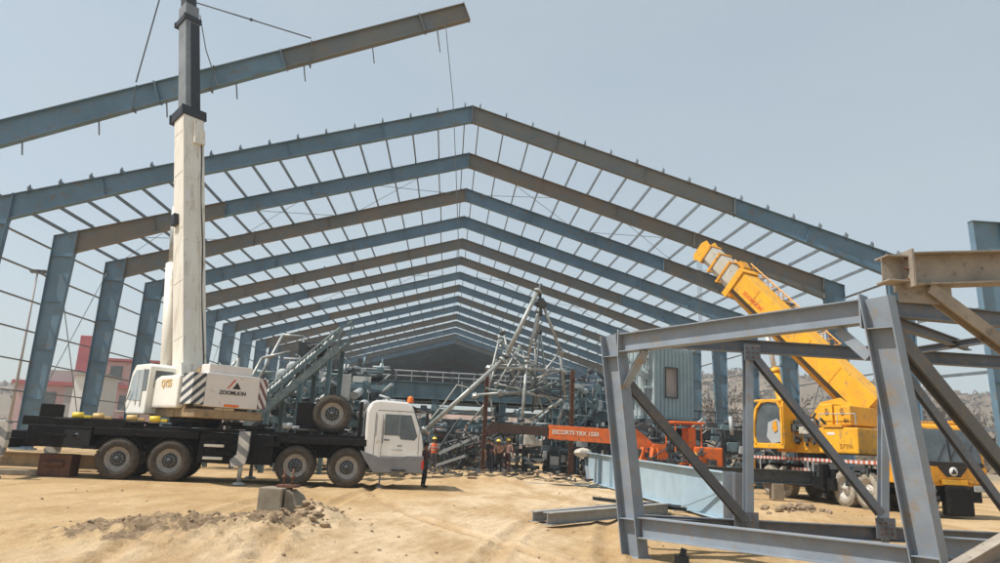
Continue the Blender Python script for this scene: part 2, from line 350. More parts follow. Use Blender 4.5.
    wv = n.new('ShaderNodeTexWave'); wv.inputs['Scale'].default_value = 1.1; wv.inputs['Distortion'].default_value = 5; wv.inputs['Detail'].default_value = 3
    mp = n.new('ShaderNodeMapping'); mp.inputs['Rotation'].default_value = (0, 0, .35); l.new(tc.outputs['Object'], mp.inputs[0]); l.new(mp.outputs[0], wv.inputs[0])
    hh = math_('ADD', math_('MULTIPLY', nz(3.5, 10, .65), 1.0), math_('MULTIPLY', nz(26, 8, .7), .35))
    hh = math_('ADD', hh, math_('MULTIPLY', wv.outputs[1], .12))
    bp = n.new('ShaderNodeBump'); bp.inputs['Strength'].default_value = .9; bp.inputs['Distance'].default_value = .10
    l.new(hh, bp.inputs['Height']); l.new(bp.outputs[0], b.inputs['Normal'])
    return m
M['ground'] = ground_mat(); gm.materials.append(M['ground'])
# loose stones and clods (nobody could count them)
def clods(name, spots, m):
    b = MB()
    for (x, y, r) in spots:
        b.ball((x, y, hgt(x, y)-.02+r*.25), r, 1, None, .28, (1, random.uniform(.7, 1.1), random.uniform(.5, .85)))
    return tag(b.build(name, m), kind='stuff')
sp = [(random.gauss(-3.5, .7), random.gauss(13.5, .6), random.choice((.012, .02, .03, .045))) for _ in range(160)]
sp += [(random.gauss(-4.7, .6), random.gauss(12.4, .4), random.choice((.012, .02, .035))) for _ in range(80)]
sp += [(random.gauss(-2.5, .28), random.gauss(14.4, .35), random.choice((.03, .05, .08, .11))) for _ in range(90)]
sp += [(random.gauss(10.7, .7), random.gauss(21.8, .4), random.choice((.03, .06, .1, .14))) for _ in range(50)]
M['clod'] = mat('dry_clods', (.33, .235, .15), (.23, .165, .105), 5, .95, 0, .5, 30)
tag(clods('dug_up_soil', sp, 'clod'), 'grey brown clods of dug-up soil heaped round the concrete footing', 'rubble')
sp = []
for _ in range(420):
    y = 7+38*random.random()**1.6; x = random.uniform(-.75, .75)*y+1; sp.append((x, y, random.choice((.006, .009, .012, .018, .026))*(1+y/40)))
tag(clods('stones', sp, 'clod'), 'small stones scattered over the sandy ground', 'stones')

# ------------------------------------------------------------------ hills, scrub
def hill_band(name, y0, y1, x0, x1, hf, n=(160, 16)):
    vs = []; fs = []
    for j in range(n[1]+1):
        for i in range(n[0]+1):
            t = j/n[1]; x = x0+(x1-x0)*i/n[0]; y = y0+(y1-y0)*t
            vs.append((x, y, hf(x)*(math.sin(min(1, t*1.4)*math.pi/2))*(1+.16*noise.noise(V((x*.02, y*.02, 0))))+noise.noise(V((x*.06, y*.06, 9)))*1.5*t-.6*(1-t)))
    for j in range(n[1]):
        for i in range(n[0]):
            a = j*(n[0]+1)+i; fs.append((a, a+1, a+n[0]+2, a+n[0]+1))
    me = bpy.data.meshes.new(name); me.from_pydata(vs, [], fs); me.polygons.foreach_set('use_smooth', [True]*len(fs)); me.materials.append(M['hill'])
    o = bpy.data.objects.new(name, me); COL.objects.link(o); tag(o, kind='structure'); return o
def hf(x):
    h = 22+9*noise.noise(V((x*.006, 0, 4)))
    if x > 60: h += 40*min(1, (x-60)/160)
    if x > 420: h -= 12*min(1, (x-420)/300)
    if x < -120: h += 6
    return h
hill_band('hills', 330, 700, -1100, 1300, hf)
b = MB(); random.seed(3)
for i in range(8200):
    zone = random.random()
    if zone < .58: x = random.uniform(60, 520); y = random.uniform(150, 640)
    elif zone < .80: x = random.uniform(-520, -60); y = random.uniform(130, 620)
    else: x = random.uniform(-80, 80); y = random.uniform(230, 600)
    t = max(0, (y-330)/370); z = hf(x)*math.sin(min(1, t*1.4)*math.pi/2)*(1+.16*noise.noise(V((x*.02, y*.02, 0)))) if y > 330 else 0
    s_ = random.uniform(.9, 3.2)
    for k in range(5):
        c = V((x, y, z+s_*.5))+V((random.gauss(0, s_*.5), random.gauss(0, s_*.4), random.gauss(0, s_*.3)))
        R_ = Euler((random.uniform(0, 3), random.uniform(0, 3), random.uniform(0, 3))).to_matrix(); q = s_*random.uniform(.25, .5)
        vs = [b.bm.verts.new(c+R_@V(p)*q) for p in ((-1, -.6, 0), (.9, -.8, .1), (1, .7, 0), (-.2, 1.1, .2))]
        b.bm.faces.new(vs)
tag(b.build('scrub', 'bush'), 'dry olive brown scrub covering the hills and flats beyond the site', 'scrub', kind='stuff')
def bare_tree(x, y, h, label, rnd):
    random.seed(rnd)
    t = thing('leafless_tree', label, 'tree', (x, y, 0), random.uniform(0, 6), 'leafless trees on the slope beyond the building')
    tr = MB(); tr.tube((0, 0, -.3), (.1*h*.3, 0, h*.35), h*.022, 6, r1=h*.014); cr = MB(); tips = []
    for k in range(9):
        a = random.uniform(0, 6.3); p = V((.03*h, 0, h*random.uniform(.25, .38))); e = p+V((math.cos(a)*h*random.uniform(.15, .35), math.sin(a)*h*.3, h*random.uniform(.3, .6)))
        tr.tube(p, e, h*.011, 4, r1=h*.004); tips.append((p, e))
        for q in range(7):
            s0 = lerp(p, e, random.uniform(.4, 1)); e2 = s0+V((random.uniform(-.15, .15)*h, random.uniform(-.15, .15)*h, random.uniform(.05, .2)*h))
            cr.tube(s0, e2, h*.0035, 3, r1=h*.001)
            for _ in range(16):
                c = lerp(s0, e2, random.uniform(.5, 1.1)); qz = h*.014; R_ = Euler((random.uniform(0, 3), random.uniform(0, 3), 0)).to_matrix()
                cr.bm.faces.new([cr.bm.verts.new(c+R_@V(v)*qz) for v in ((-1, -1, 0), (1, -1, 0), (0, 1.2, 0))])
    tr.build('trunk', 'bark', t); cr.build('crown', 'bark', t)
tree_at = [(715, 405, 125, 12, 'left of the second right-hand blue column'), (790, 400, 150, 14, 'framed under the yellow boom'), (880, 405, 150, 14, 'between the yellow winch housing and the leaning post'), (920, 400, 200, 19, 'high on the slope above the yellow crane front'), (985, 405, 165, 16, 'right of the tall blue column'), (742, 405, 150, 15, 'left of the yellow crane cab'), (765, 400, 170, 17, 'just behind the yellow crane cab'), (700, 405, 160, 15, 'seen in the gap right of the green module'), (905, 410, 140, 14, 'above the yellow crane front cab'),
           (940, 415, 155, 15, 'behind the right post of the foreground frame'), (960, 405, 190, 18, 'near the tall blue column at the right'), (20, 415, 120, 7, 'on the flat at the far left'), (52, 410, 140, 9, 'left of the pink building')]
for i, (px, py, Y, h, s) in enumerate(tree_at):
    p = at(px, py, Y); bare_tree(p.x, Y, h, 'thin leafless grey tree ' + s, 20+i)
random.seed(11)

# ------------------------------------------------------------------ steel building
XR, WD, D0, SP = .29, 25.957, 38.48, 7.0
RZ, EZ = 20.86, 13.22
NF = 22
X0, X1 = XR-WD, XR+WD
bld = thing('steel_building_frame', 'long gabled building skeleton of blue and brown portal frames with bare purlins', 'building', (XR, D0, 0))
def ld(y): return y-D0
sl_ = (RZ-EZ)/WD
def seg(f, s, x0, x1, y, m, hA, hB, name='rafter'):
    """rafter half-segment: x as distance from the ridge; s = side"""
    b = MB()
    def top(x): return V((s*x, ld(y), RZ-sl_*x))
    nrm = V((s*sl_, 0, 1)).normalized()
    Z_ = V((0, 0, 1)); dn = lambda x, hh: top(x)-Z_*hh
    b.prism([dn(x0, .02)+V((0, -.008, 0)), dn(x1, .02)+V((0, -.008, 0)), dn(x1, hB-.02)+V((0, -.008, 0)), dn(x0, hA-.02)+V((0, -.008, 0))], (0, .016, 0))
    b.bar(dn(x0, 0), dn(x1, 0), .34, .026); b.bar(dn(x0, hA), dn(x1, hB), .34, .026)
    for x, hh in ((x0, hA), (x1, hB)):
        xx = x+(.0105 if x == x0 else -.012)
        b.bar(dn(xx, -.05), dn(xx, hh+.06), .02, .38, (0, 1, 0))
    n = max(2, int((x1-x0)/4))
    for i in range(1, n):
        x = x0+(x1-x0)*i/n; hh = hA+(hB-hA)*i/n
        b.bar(top(x)-nrm*.04, top(x)-nrm*(hh-.04), .014, .26, (0, 1, 0))
    return b.build(name, m, f)
cols = {  # (left inner, left outer, right inner, right outer)
 0: ('blue', 'blue', 'brown2', 'blue'), 1: ('blue', 'brown', 'brown', 'brown'), 2: ('brown', 'brown', 'blue', 'brown'), 3: ('blue', 'blue', 'blue', 'blue2'),
 4: ('brown', 'brown', 'brown2', 'blue'), 5: ('brown2', 'blue', 'brown', 'brown'), 6: ('blue2', 'brown2', 'blue', 'blue'), 7: ('brown', 'blue', 'blue', 'brown2'),
 8: ('blue', 'brown', 'brown2', 'blue2'), 9: ('blue2', 'brown', 'blue', 'blue'), 10: ('brown', 'brown', 'blue', 'brown')}
opts = ['blue', 'blue2', 'blue2', 'brown2']
for k in range(NF):
    y = D0+k*SP
    f = bpy.data.objects.new('portal_frame', None); COL.objects.link(f); f.parent = bld
    c = cols.get(k) or tuple(random.choice(opts) for _ in range(4))
    XJ = 15.6
    for s, a, o in ((-1, c[0], c[1]), (1, c[2], c[3])):
        hI = .98 if k < 5 else .84; seg(f, s, .0, XJ, y, a, hI, hI); seg(f, s, XJ+.02, WD-1.43, y, o, hI, 1.40 if k < 5 else 1.25)
        b = MB()
        xo = WD
        b.ibeam((s*(xo-.5), ld(y), 0), (s*(xo-.70), ld(y), EZ-1.3), 1.0, .34, (1, 0, 0), .026, .016, None, 1.4)
        b.box((s*(xo-.70), ld(y), EZ-1.285), (1.36, .33, .02))
        b.prism([(s*(xo-1.38), ld(y)-.008, EZ-1.27), (s*(xo-.02), ld(y)-.008, EZ-1.27), (s*(xo-.02), ld(y)-.008, EZ-.02), (s*(xo-1.38), ld(y)-.008, EZ+.38)], (0, .016, 0))
        b.bar((s*(xo-1.39), ld(y), EZ-1.27), (s*(xo-1.39), ld(y), EZ+.46), .36, .024, (1, 0, 0)); b.bar((s*(xo-.012), ld(y), EZ-1.27), (s*(xo-.012), ld(y), EZ+.0), .34, .024, (1, 0, 0)); b.bar((s*(xo-1.37), ld(y), EZ+.40), (s*(xo+.02), ld(y), EZ+.01), .34, .026)
        b.box((s*(xo-.5), ld(y), .05), (1.3, .6, .10))
        for zz in (3, 6, 9): b.box((s*(xo-.58), ld(y), zz), (1.0, .26, .016))
        b.build('column', 'blue' if (k+s) % 3 else 'blue2', f)
# purlins: lines on top of the rafters, with some spans still missing; cleats stand up at the first frame
L = (NF-1)*SP
offs = [.45+i*1.555 for i in range(17)]
for s in (-1, 1):
    for i, x in enumerate(offs):
        b = MB(); z = RZ-sl_*x+.12; k0 = 0
        for k in range(NF-1):
            if k > 2 and random.random() < .03:
                if k > k0: b.build('purlin', 'purlin', bld); b = MB()
                k0 = k+1; continue
            a = D0+k*SP-(.25 if k == 0 else 0); e = D0+(k+1)*SP
            j = random.uniform(-.03, .03)
            b.bar((s*(x+j), ld(a), z), (s*(x+j), ld(e)+.02, z), .065, .20, (0, 0, 1))
        for k in range(0, 8):
            if k >= k0 and k0 == 0 or k == 0: b.box((s*(x+.036), ld(D0+k*SP), z-.0), (.012, .16, .34 if k else .52))
        b.build('purlin', 'purlin', bld)
# flange braces and short stubs under a few purlins of the first bays
b = MB()
for k in range(0, 4):
    for s in (-1, 1):
        for i in range(1, 16, 2):
            x = offs[i]; y = D0+k*SP; z = RZ-sl_*x
            b.bar((s*x, ld(y)+.75, z+.02), (s*x, ld(y)+.08, z-.92), .05, .05)
tag(b.build('flange_braces', 'purlin', bld), kind='stuff')
# side girts and rod bracing
for s in (-1, 1):
    for z in (1.6, 3.4, 5.2, 7.0, 8.8, 10.6, 12.4):
        b = MB()
        for k in range(NF-1):
            b.bar((s*(WD+.11), ld(D0+k*SP), z), (s*(WD+.11), ld(D0+(k+1)*SP)+.01, z+random.uniform(-.03, .03)), .18, .065)
        b.build('girt', 'purlin', bld)
for s in (-1, 1):
    for k in (1, 5, 9):
        b = MB(); b.tube((s*(WD-.2), ld(D0+k*SP), 1), (s*(WD-.2), ld(D0+(k+1)*SP), 12.6), .03, 5); b.tube((s*(WD-.2), ld(D0+k*SP), 12.6), (s*(WD-.2), ld(D0+(k+1)*SP), 1), .03, 5)
        b.build('rod_bracing', 'purlin', bld)
        for x0 in (1, 9.2, 17.5):
            b = MB()
            for a, c_ in ((x0, x0+7.5), (x0+7.5, x0)):
                b.tube((s*a, ld(D0+k*SP), RZ-sl_*a-.15), (s*c_, ld(D0+(k+1)*SP), RZ-sl_*c_-.15), .022, 4)
            b.build('rod_bracing', 'purlin', bld)
# sheeting already fixed over the far bays
kS = 14
for s, m in ((-1, 'sheet_brown'), (1, 'sheet_blue')):
    b = MB(); y0 = D0+kS*SP; y1 = D0+L+.4; n = 150
    for i in range(n):
        xa = WD*i/n+.01; xb = WD*(i+1)/n+.01; h0 = .24 if i % 2 else .28
        b.hexa([(s*xa, ld(y0), RZ-sl_*xa+h0), (s*xb, ld(y0), RZ-sl_*xb+h0), (s*xb, ld(y1), RZ-sl_*xb+h0), (s*xa, ld(y1), RZ-sl_*xa+h0),
                (s*xa, ld(y0), RZ-sl_*xa+h0+.04), (s*xb, ld(y0), RZ-sl_*xb+h0+.04), (s*xb, ld(y1), RZ-sl_*xb+h0+.04), (s*xa, ld(y1), RZ-sl_*xa+h0+.04)])
    b.build('roof_sheeting', m, bld)
    b = MB()
    for i in range(60):
        ya = y0+(y1-y0)*i/60; yb = y0+(y1-y0)*(i+1)/60
        b.box((s*(WD+.24+(.04 if i % 2 else 0)), ld((ya+yb)/2), (EZ+2.5)/2+.2), (.03, yb-ya, EZ-2.6))
    b.build('wall_sheeting', 'sheet_blue', bld)
    b = MB()
    y = D0+L+.42
    b.prism([(s*.01, ld(y), 10.5), (s*WD, ld(y), 10.5), (s*WD, ld(y), EZ), (s*.01, ld(y), RZ+.1)], (0, .05, 0))
    b.build('gable_sheeting', m, bld)

# free standing column of the next bay (right) and the rafter hanging from the white crane
t = thing('steel_column', 'tall pale blue steel column standing alone at the right edge of the site', 'steel column', (X1-.6, 31.5, 0))
b = MB(); b.ibeam((.1, 0, 0), (-.09, 0, 13.3), 1.05, .36, (1, 0, 0), .026, .016, None, 1.5); b.box((0, 0, .05), (1.3, .6, .1)); b.box((-.09, 0, 13.32), (1.55, .38, .03))
for zz in (2.5, 5.5, 8.5, 11.5): b.box((.0, 0, zz), (1.1, .28, .016))
b.build('column_shaft', 'blue2', t)
b = MB()
for z in (3.4, 6.2, 9.4, 12.0): b.bar((.85, 0, z), (.75, 6.8, z+.15), .06, .16)
b.build('girt', 'purlin', t)
t = thing('hoisted_rafter', 'long blue and brown rafter girder hanging from the white crane in the sky', 'rafter', (0, 31.5, 0))
Pr = at(467, 12, 31.5); Pl = at(0, 134, 31.5); d = (Pl-Pr); Lr = 27.1; Pl2 = Pr+d.normalized()*Lr
def hr(t0, t1, h0, h1, m):
    b = MB(); a = lerp(Pr, Pl2, t0)-V((0, 31.5, 0)); c_ = lerp(Pr, Pl2, t1)-V((0, 31.5, 0))
    b.ibeam(a, c_, h0, .34, (0, 0, 1), .026, .016, None, h1)
    u = (c_-a).normalized(); n_ = V((0, 1, 0)).cross(u).normalized()
    for q, hh in ((a+u*.015, h0), (c_-u*.015, h1)): b.bar(q+n_*(hh/2+.05), q-n_*(hh/2+.05), .025, .38, (0, 1, 0))
    b.build('rafter_segment', m, t)
hr(0, .085, .90, .92, 'brown'); hr(.0855, .34, .92, .96, 'brown2'); hr(.3405, .56, .96, 1.04, 'blue2'); hr(.5605, 1, 1.04, 1.35, 'blue')
b = MB()
for px in (20, 97, 165, 235, 303, 372, 437):
    q = at(px, 134-px*.257+8, 31.5)-V((0, 31.5, 0)); b.bar(q+V((0, .15, .1)), q+V((.16, .15, -.80)), .05, .05)
tag(b.build('brace_rods', 'purlin', t), kind='stuff')
b = MB()
for px in (136, 213, 311): 
    q = at(px, 134-px*.257, 31.5)-V((0, 31.5, 0)); 
    for s in (-1, 1): b.bar(q+V((0, s*.19, .58)), q+V((0, s*.19, -.58)), .05, .03, (1, 0, 0))
    b.box(q+V((0, 0, .6)), (.06, .42, .04)); b.box(q+V((0, 0, -.6)), (.06, .42, .04))
b.build('sling_choker', 'rope', t)

# ------------------------------------------------------------------ wheels
def wheel(parent, x, y, z, r, wd, tm='tyre', rm='rim', side=1, name='wheel'):
    """axle along y; side=-1 shows the hub towards -y"""
    w_ = bpy.data.objects.new(name, None); COL.objects.link(w_); w_.parent = parent; w_.location = (x, y, z)
    b = MB(); h = wd/2
    b.lathe((0, 0, 0), (0, 1, 0), [(-h*.8, r*.58), (-h, r*.66), (-h*.98, r*.85), (-h*.82, r*.965), (-h*.5, r*.995), (h*.5, r*.995), (h*.82, r*.965), (h*.98, r*.85), (h, r*.66), (h*.8, r*.58)], 40)
    for i in range(44):
        a = 2*math.pi*i/44
        for s in (-1, 1):
            c = V((math.cos(a+s*.02)*r, s*h*.45, math.sin(a+s*.02)*r)); R_ = Matrix.Rotation(-a, 3, 'Y')
            b.box(c, (.035, h*.8, r*.07), rot=R_)
    b.build('tyre', tm, w_)
    b = MB(); s = side
    b.lathe((0, 0, 0), (0, s, 0), [(h*.80, r*.59), (h*.70, r*.56), (h*.20, r*.50), (h*.10, r*.30), (h*.12, .001)], 32)
    for i in range(10):
        a = 2*math.pi*i/10; c = V((math.cos(a)*r*.25, s*h*.42, math.sin(a)*r*.25)); b.tube(c, c+V((0, s*.05, 0)), r*.025, 6)
    b.lathe((0, 0, 0), (0, -s, 0), [(h*.80, r*.59), (h*.6, r*.5), (h*.5, .001)], 24)
    b.build('rim', rm, w_)
    b = MB(); b.lathe((0, 0, 0), (0, s, 0), [(h*.24, r*.36), (h*.45, r*.30), (h*.62, r*.23), (h*.68, r*.14), (h*.94, r*.125), (h*.97, .001)], 28); b.build('hub', 'rackdark' if rm == 'rim' else rm, w_)
    return w_

# ------------------------------------------------------------------ WHITE TRUCK CRANE
th = math.atan2(1.1, 7.08)
wc = thing('truck_crane', 'white truck crane with black chassis and raised cream boom holding a rafter', 'crane', (-7.19, 25.93, 0), th)
WCi = Matrix.Translation(V((-7.19, 25.93, 0))) @ Matrix.Rotation(th, 4, 'Z')
toL = WCi.inverted()
ax = (-3.5, -1.95, 2.0, 3.7)
for x in ax:
    for s in (-1, 1): wheel(wc, x, s*1.05, .64, .65, .36 if x > 0 else .42, side=s)
b = MB()
b.box((-.9, 0, 1.18), (10.4, .9, .55), bev=.02)
b.box((.9, -.0, 1.66), (10.2, 2.3, .10)); b.box((-4.9, 0, 1.72), (3.0, 2.4, .28), bev=.02)
for (x0, x1, z0, z1) in ((-6.2, -4.35, .95, 1.6), (-1.1, 1.25, .62, 1.58), (-4.3, -1.15, 1.36, 1.6), (1.3, 4.3, 1.36, 1.6)):
    for s in (-1, 1): b.box(((x0+x1)/2, s*1.02, (z0+z1)/2), (x1-x0, .42, z1-z0), bev=.03)
b.box((-6.4, 0, 1.15), (.5, 2.4, .5), bev=.03); b.box((-5.7, -.9, 1.98), (.55, .5, .55), bev=.03)
b.box((4.9, 0, .85), (2.0, 1.0, .4))
for x in ax:
    b.tube((x, -1, .64), (x, 1, .64), .09, 8)
    for s in (-1, 1):   # mudguards
        for i in range(9):
            a0 = math.radians(20+i*140/9); a1 = math.radians(20+(i+1)*140/9); R_ = .75
            b.hexa([(x+math.cos(a0)*R_, s*1.24, .64+math.sin(a0)*R_), (x+math.cos(a1)*R_, s*1.24, .64+math.sin(a1)*R_), (x+math.cos(a1)*R_, s*.86, .64+math.sin(a1)*R_), (x+math.cos(a0)*R_, s*.86, .64+math.sin(a0)*R_),
                    (x+math.cos(a0)*(R_+.02), s*1.24, .64+math.sin(a0)*(R_+.02)), (x+math.cos(a1)*(R_+.02), s*1.24, .64+math.sin(a1)*(R_+.02)), (x+math.cos(a1)*(R_+.02), s*.86, .64+math.sin(a1)*(R_+.02)), (x+math.cos(a0)*(R_+.02), s*.86, .64+math.sin(a0)*(R_+.02))])
b.box((-2.7, -1.245, 1.05), (.10, .012, .10)); 
random.seed(21)
for i in range(34):
    x = random.uniform(-6, 4.1); z = random.choice((1.9, 1.74, 1.3, .95)) if not (-4.3 < x < -1.1 or 1.3 < x < 4.4) else random.choice((1.76, 1.84)); yy = -1.26 if z < 1.6 else random.uniform(-1.1, -.7)
    b.box((x, yy, z), (random.uniform(.1, .6), random.uniform(.05, .25), random.uniform(.05, .2)), bev=.01)
for x in (-5.5, -3.4, -.2, 1.9): b.tube((x, -1.18, 1.80), (x+random.uniform(.6, 1.2), -1.15, 1.80), random.uniform(.04, .08), 8)
b.build('chassis', 'black', wc)
for x, m_, nm_ in ((-4.9, 'yellowhat', 'lashing_roll'), (-4.3, 'texttan', 'lashing_roll'), (-3.3, 'texttan', 'wooden_wedge'), (-2.6, 'yellowhat', 'lashing_roll'), (1.6, 'panel', 'tool_tray')):
    b = MB(); b.lathe((x, -1.0, 1.93), (1, .2, 0), [(-.16, .02), (-.16, .10), (.16, .11), (.16, .02)], 12); b.box((x+.3, -1.0, 1.90), (.2, .2, .09), bev=.02); b.build(nm_, m_, wc)
b = MB(); b.box((-4.75, -1.235, 1.2), (.75, .02, .55), bev=.005); b.lathe((-4.75, -1.235, 1.28), (0, -1, 0), [(0, .11), (.02, .10), (.025, .001)], 16); b.build('tool_box', 'boomdark', wc)
b = MB()
for z in (1.18, .78): b.box((-.62, -1.30, z), (.62, .12, .09), bev=.02)
b.build('step', 'white', wc)
# outriggers: four beams with striped jacks
for (x, s, ext) in ((.35, -1, .45), (-6.45, -1, 1.0), (.35, 1, .45), (-6.45, 1, 1.0)):
    o = bpy.data.objects.new('outrigger', None); COL.objects.link(o); o.parent = wc
    b = MB(); b.box((x, s*(1.25+ext/2), 1.02), (.28, ext+.1, .28), bev=.015); b.build('outrigger_beam', 'black', o)
    yj = s*(1.3+ext)
    b = MB(); b.box((x, yj, 1.32), (.34, .30, .72), bev=.02); b.prism([(x-.16, yj-.14, .96), (x+.16, yj-.14, .96), (x+.10, yj-.14, .62), (x-.30, yj-.14, .55), (x-.36, yj-.14, .75)], (0, .28, 0)); b.build('jack_housing', 'jackstripe', o)
    b = MB(); b.tube((x-.02, yj, .06), (x-.02, yj, .8), .07, 12); b.lathe((x-.02, yj, 0), (0, 0, 1), [(.0, .20), (.05, .20), (.09, .09)], 16); b.build('jack_leg', 'pipe', o)
# driver cab
cabx0, cabx1 = 4.25, 6.25
b = MB()
prof = [(cabx0, .95), (cabx0-.02, 2.55), (cabx0+.14, 2.92), (cabx0+.4, 2.98), (cabx1-.62, 2.95), (cabx1-.44, 2.80), (cabx1-.08, 1.85), (cabx1, 1.55), (cabx1, .95)]
b.prism([(x, -1.22, z) for x, z in prof], (0, 2.44, 0), bev=.07)
cab = b.build('cab', 'cab', wc)
b = MB()
b.prism([(x, -1.245, z) for x, z in ((cabx0+.02, .94), (cabx0-.16, 1.25), (cabx0+.35, 1.05), (cabx0+.5, 1.03), (cabx1-.75, 1.0), (cabx1-.5, 1.12), (cabx1+.05, 1.12), (cabx1+.06, .55), (cabx0+.35, .50))], (0, 2.49, 0), bev=.03)
b.build('bumper', 'bumper', wc)
b = MB(); b.prism([(x, -1.236, z) for x, z in ((cabx0+.62, 1.78), (cabx0+.62, 2.50), (cabx0+1.52, 2.50), (cabx0+1.78, 1.78), (cabx0+1.68, 1.64), (cabx0+1.2, 1.66), (cabx0+1.15, 1.78))], (0, .02, 0)); b.build('side_window', 'glassd', cab)
b = MB(); b.prism([(x, 1.216, z) for x, z in ((cabx0+.62, 1.78), (cabx0+.62, 2.50), (cabx0+1.52, 2.50), (cabx0+1.78, 1.78))], (0, .02, 0)); b.build('side_window', 'glassd', cab)
b = MB(); b.hexa([(cabx1-.42, -1.0, 2.76), (cabx1-.42, 1.0, 2.76), (cabx1-.07, 1.05, 1.88), (cabx1-.07, -1.05, 1.88), (cabx1-.38, -1.0, 2.77), (cabx1-.38, 1.0, 2.77), (cabx1-.03, 1.05, 1.89), (cabx1-.03, -1.05, 1.89)]); b.build('windscreen', 'glassd', cab)
b = MB()
for x in (cabx0+.55, cabx0+1.84):  b.box((x, -1.232, 1.75), (.015, .012, 1.45))
b.box((cabx0+.34, -1.234, 2.1), (.02, .012, .75)); b.box((cabx0+1.1, -1.24, 1.30), (.42, .01, .015)); b.box((cabx0+1.18, -1.25, 1.44), (.16, .03, .04)); b.box((cabx0+.8, -1.25, .98), (.30, .012, .10))
b.box((cabx0+1.13, -1.24, 2.12), (.03, .012, .72)); b.build('door_trim', 'bumper', cab)
b = MB(); b.tube((cabx1-.30, -1.2, 2.70), (cabx1+.02, -1.45, 2.62), .015, 6); b.box((cabx1+.05, -1.47, 2.38), (.10, .16, .42), bev=.02); b.prism([(cabx1-.5, -1.1, 2.86), (cabx1-.1, -1.1, 2.70), (cabx1-.08, -1.1, 2.66), (cabx1-.45, -1.1, 2.80)], (0, 2.2, 0)); b.build('mirror_and_visor', 'textblack', cab)
b = MB(); b.box((cabx1+.02, -1.06, .83), (.10, .38, .30), bev=.02); b.build('headlight', 'red', wc)
b = MB(); b.box((cabx1+.02, 1.06, .83), (.10, .38, .30), bev=.02); b.build('headlight', 'red', wc)
b = MB(); b.lathe((cabx0+1.5, -.7, 2.96), (0, 0, 1), [(0, .12), (.16, .11), (.23, .06), (.24, .001)], 16); b.build('beacon', 'amber', wc)
b = MB(); b.tube((4.85, -1.0, .0), (4.85, -1.0, .6), .03, 8); b.box((4.85, -1.0, .03), (.22, .22, .04)); b.build('front_jack', 'bumper', wc)
sw = wheel(wc, 3.05, -.75, 2.42, .66, .40, side=-1, name='spare_wheel')
b = MB(); b.box((3.05, -.45, 1.9), (.5, .2, .5)); b.tube((2.2, -.7, 2.45), (2.2, .5, 2.45), .33, 18); b.box((2.2, -.75, 2.3), (.7, .06, .9), bev=.02); b.box((2.2, .55, 2.3), (.7, .06, .9), bev=.02)
b.box((2.65, -.2, 2.1), (.2, .8, .7)); b.box((4.05, .1, 2.3), (.10, 1.6, 1.2)); b.tube((2.5, -.4, 2.9), (3.3, -.2, 2.2), .04, 6); b.build('winch', 'black', wc)
b = MB()
for i in range(9): b.box((random.uniform(1.0, 3.9), random.uniform(-1, .2), 1.78), (random.uniform(.1, .5), .2, random.uniform(.06, .2)), bev=.01)
tag(b.build('deck_tools', 'bumper', wc), kind='stuff')
# --- superstructure
S = toL @ V((-8.75, 25.9, 0))
ub = Matrix.Translation(S) @ Matrix.Rotation(math.atan2(.73, -.68)-th, 4, 'Z')
up = bpy.data.objects.new('superstructure', None); COL.objects.link(up); up.parent = wc; up.matrix_local = ub
upi = (WCi @ ub).inverted()
b = MB(); b.lathe((0, 0, 1.72), (0, 0, 1), [(0, .75), (.14, .75), (.14, .85), (.32, .85), (.32, .01)], 32); b.build('slew_ring', 'rackdark', up)
b = MB(); b.box((-.6, 0, 2.18), (3.5, 2.3, .28), bev=.03); b.box((-.3, -.9, 2.42), (2.4, .35, .3), bev=.03); b.box((-.3, .95, 2.42), (2.6, .35, .3), bev=.03)
for s in (-.52, .52): b.prism([(-1.7, s-.04, 2.3), (1.3, s-.04, 2.3), (.6, s-.04, 2.9), (-.9, s-.04, 3.75), (-1.5, s-.04, 3.75)], (0, .08, 0))
b.box((-.6, 1.16, 2.16), (.5, .02, .22)); b.build('turntable', 'tan', up)
b = MB()  # counterweight
b.box((-2.05, 0, 2.94), (.75, 1.86, 1.08), bev=.05); b.box((-1.95, .05, 3.62), (.6, 1.5, .32), bev=.03)
cw = b.build('counterweight', 'cwgrey', up)
for s, m in ((1, 'hazard'), (-1, 'hazard_red')):
    b = MB(); b.hexa([(-2.30, s*1.30, 2.45), (-1.5, s*1.30, 2.45), (-1.5, s*.935, 2.45), (-2.42, s*.935, 2.45), (-2.30, s*1.30, 3.45), (-1.5, s*1.30, 3.45), (-1.5, s*.935, 3.45), (-2.42, s*.935, 3.45)], bev=.02); b.build('hazard_panel', m, cw)
# the logo: black mountain triangle with a red slanting bar, name below
X = -2.432
b = MB(); b.prism([(X, .02, 3.02), (X, -.26, 3.02), (X, -.12, 3.24)], (.01, 0, 0)); b.prism([(X, -.0, 3.08), (X, -.06, 3.02), (X, .03, 3.02)], (.01, 0, 0)); b.build('logo_triangle', 'textblack', cw)
b = MB(); b.prism([(X, .22, 3.02), (X, .17, 3.02), (X, -.06, 3.30), (X, -.02, 3.33)], (.01, 0, 0)); b.build('logo_bar', 'red', cw)
text('lettering', 'ZOOMLION', 'textblack', cw, (X-.004, 0, 2.88), (math.pi/2, 0, -math.pi/2), .17, bold=.004)
b = MB(); b.box((X, .0, 2.47), (.015, .5, .08)); b.build('reflector', 'amber', cw)
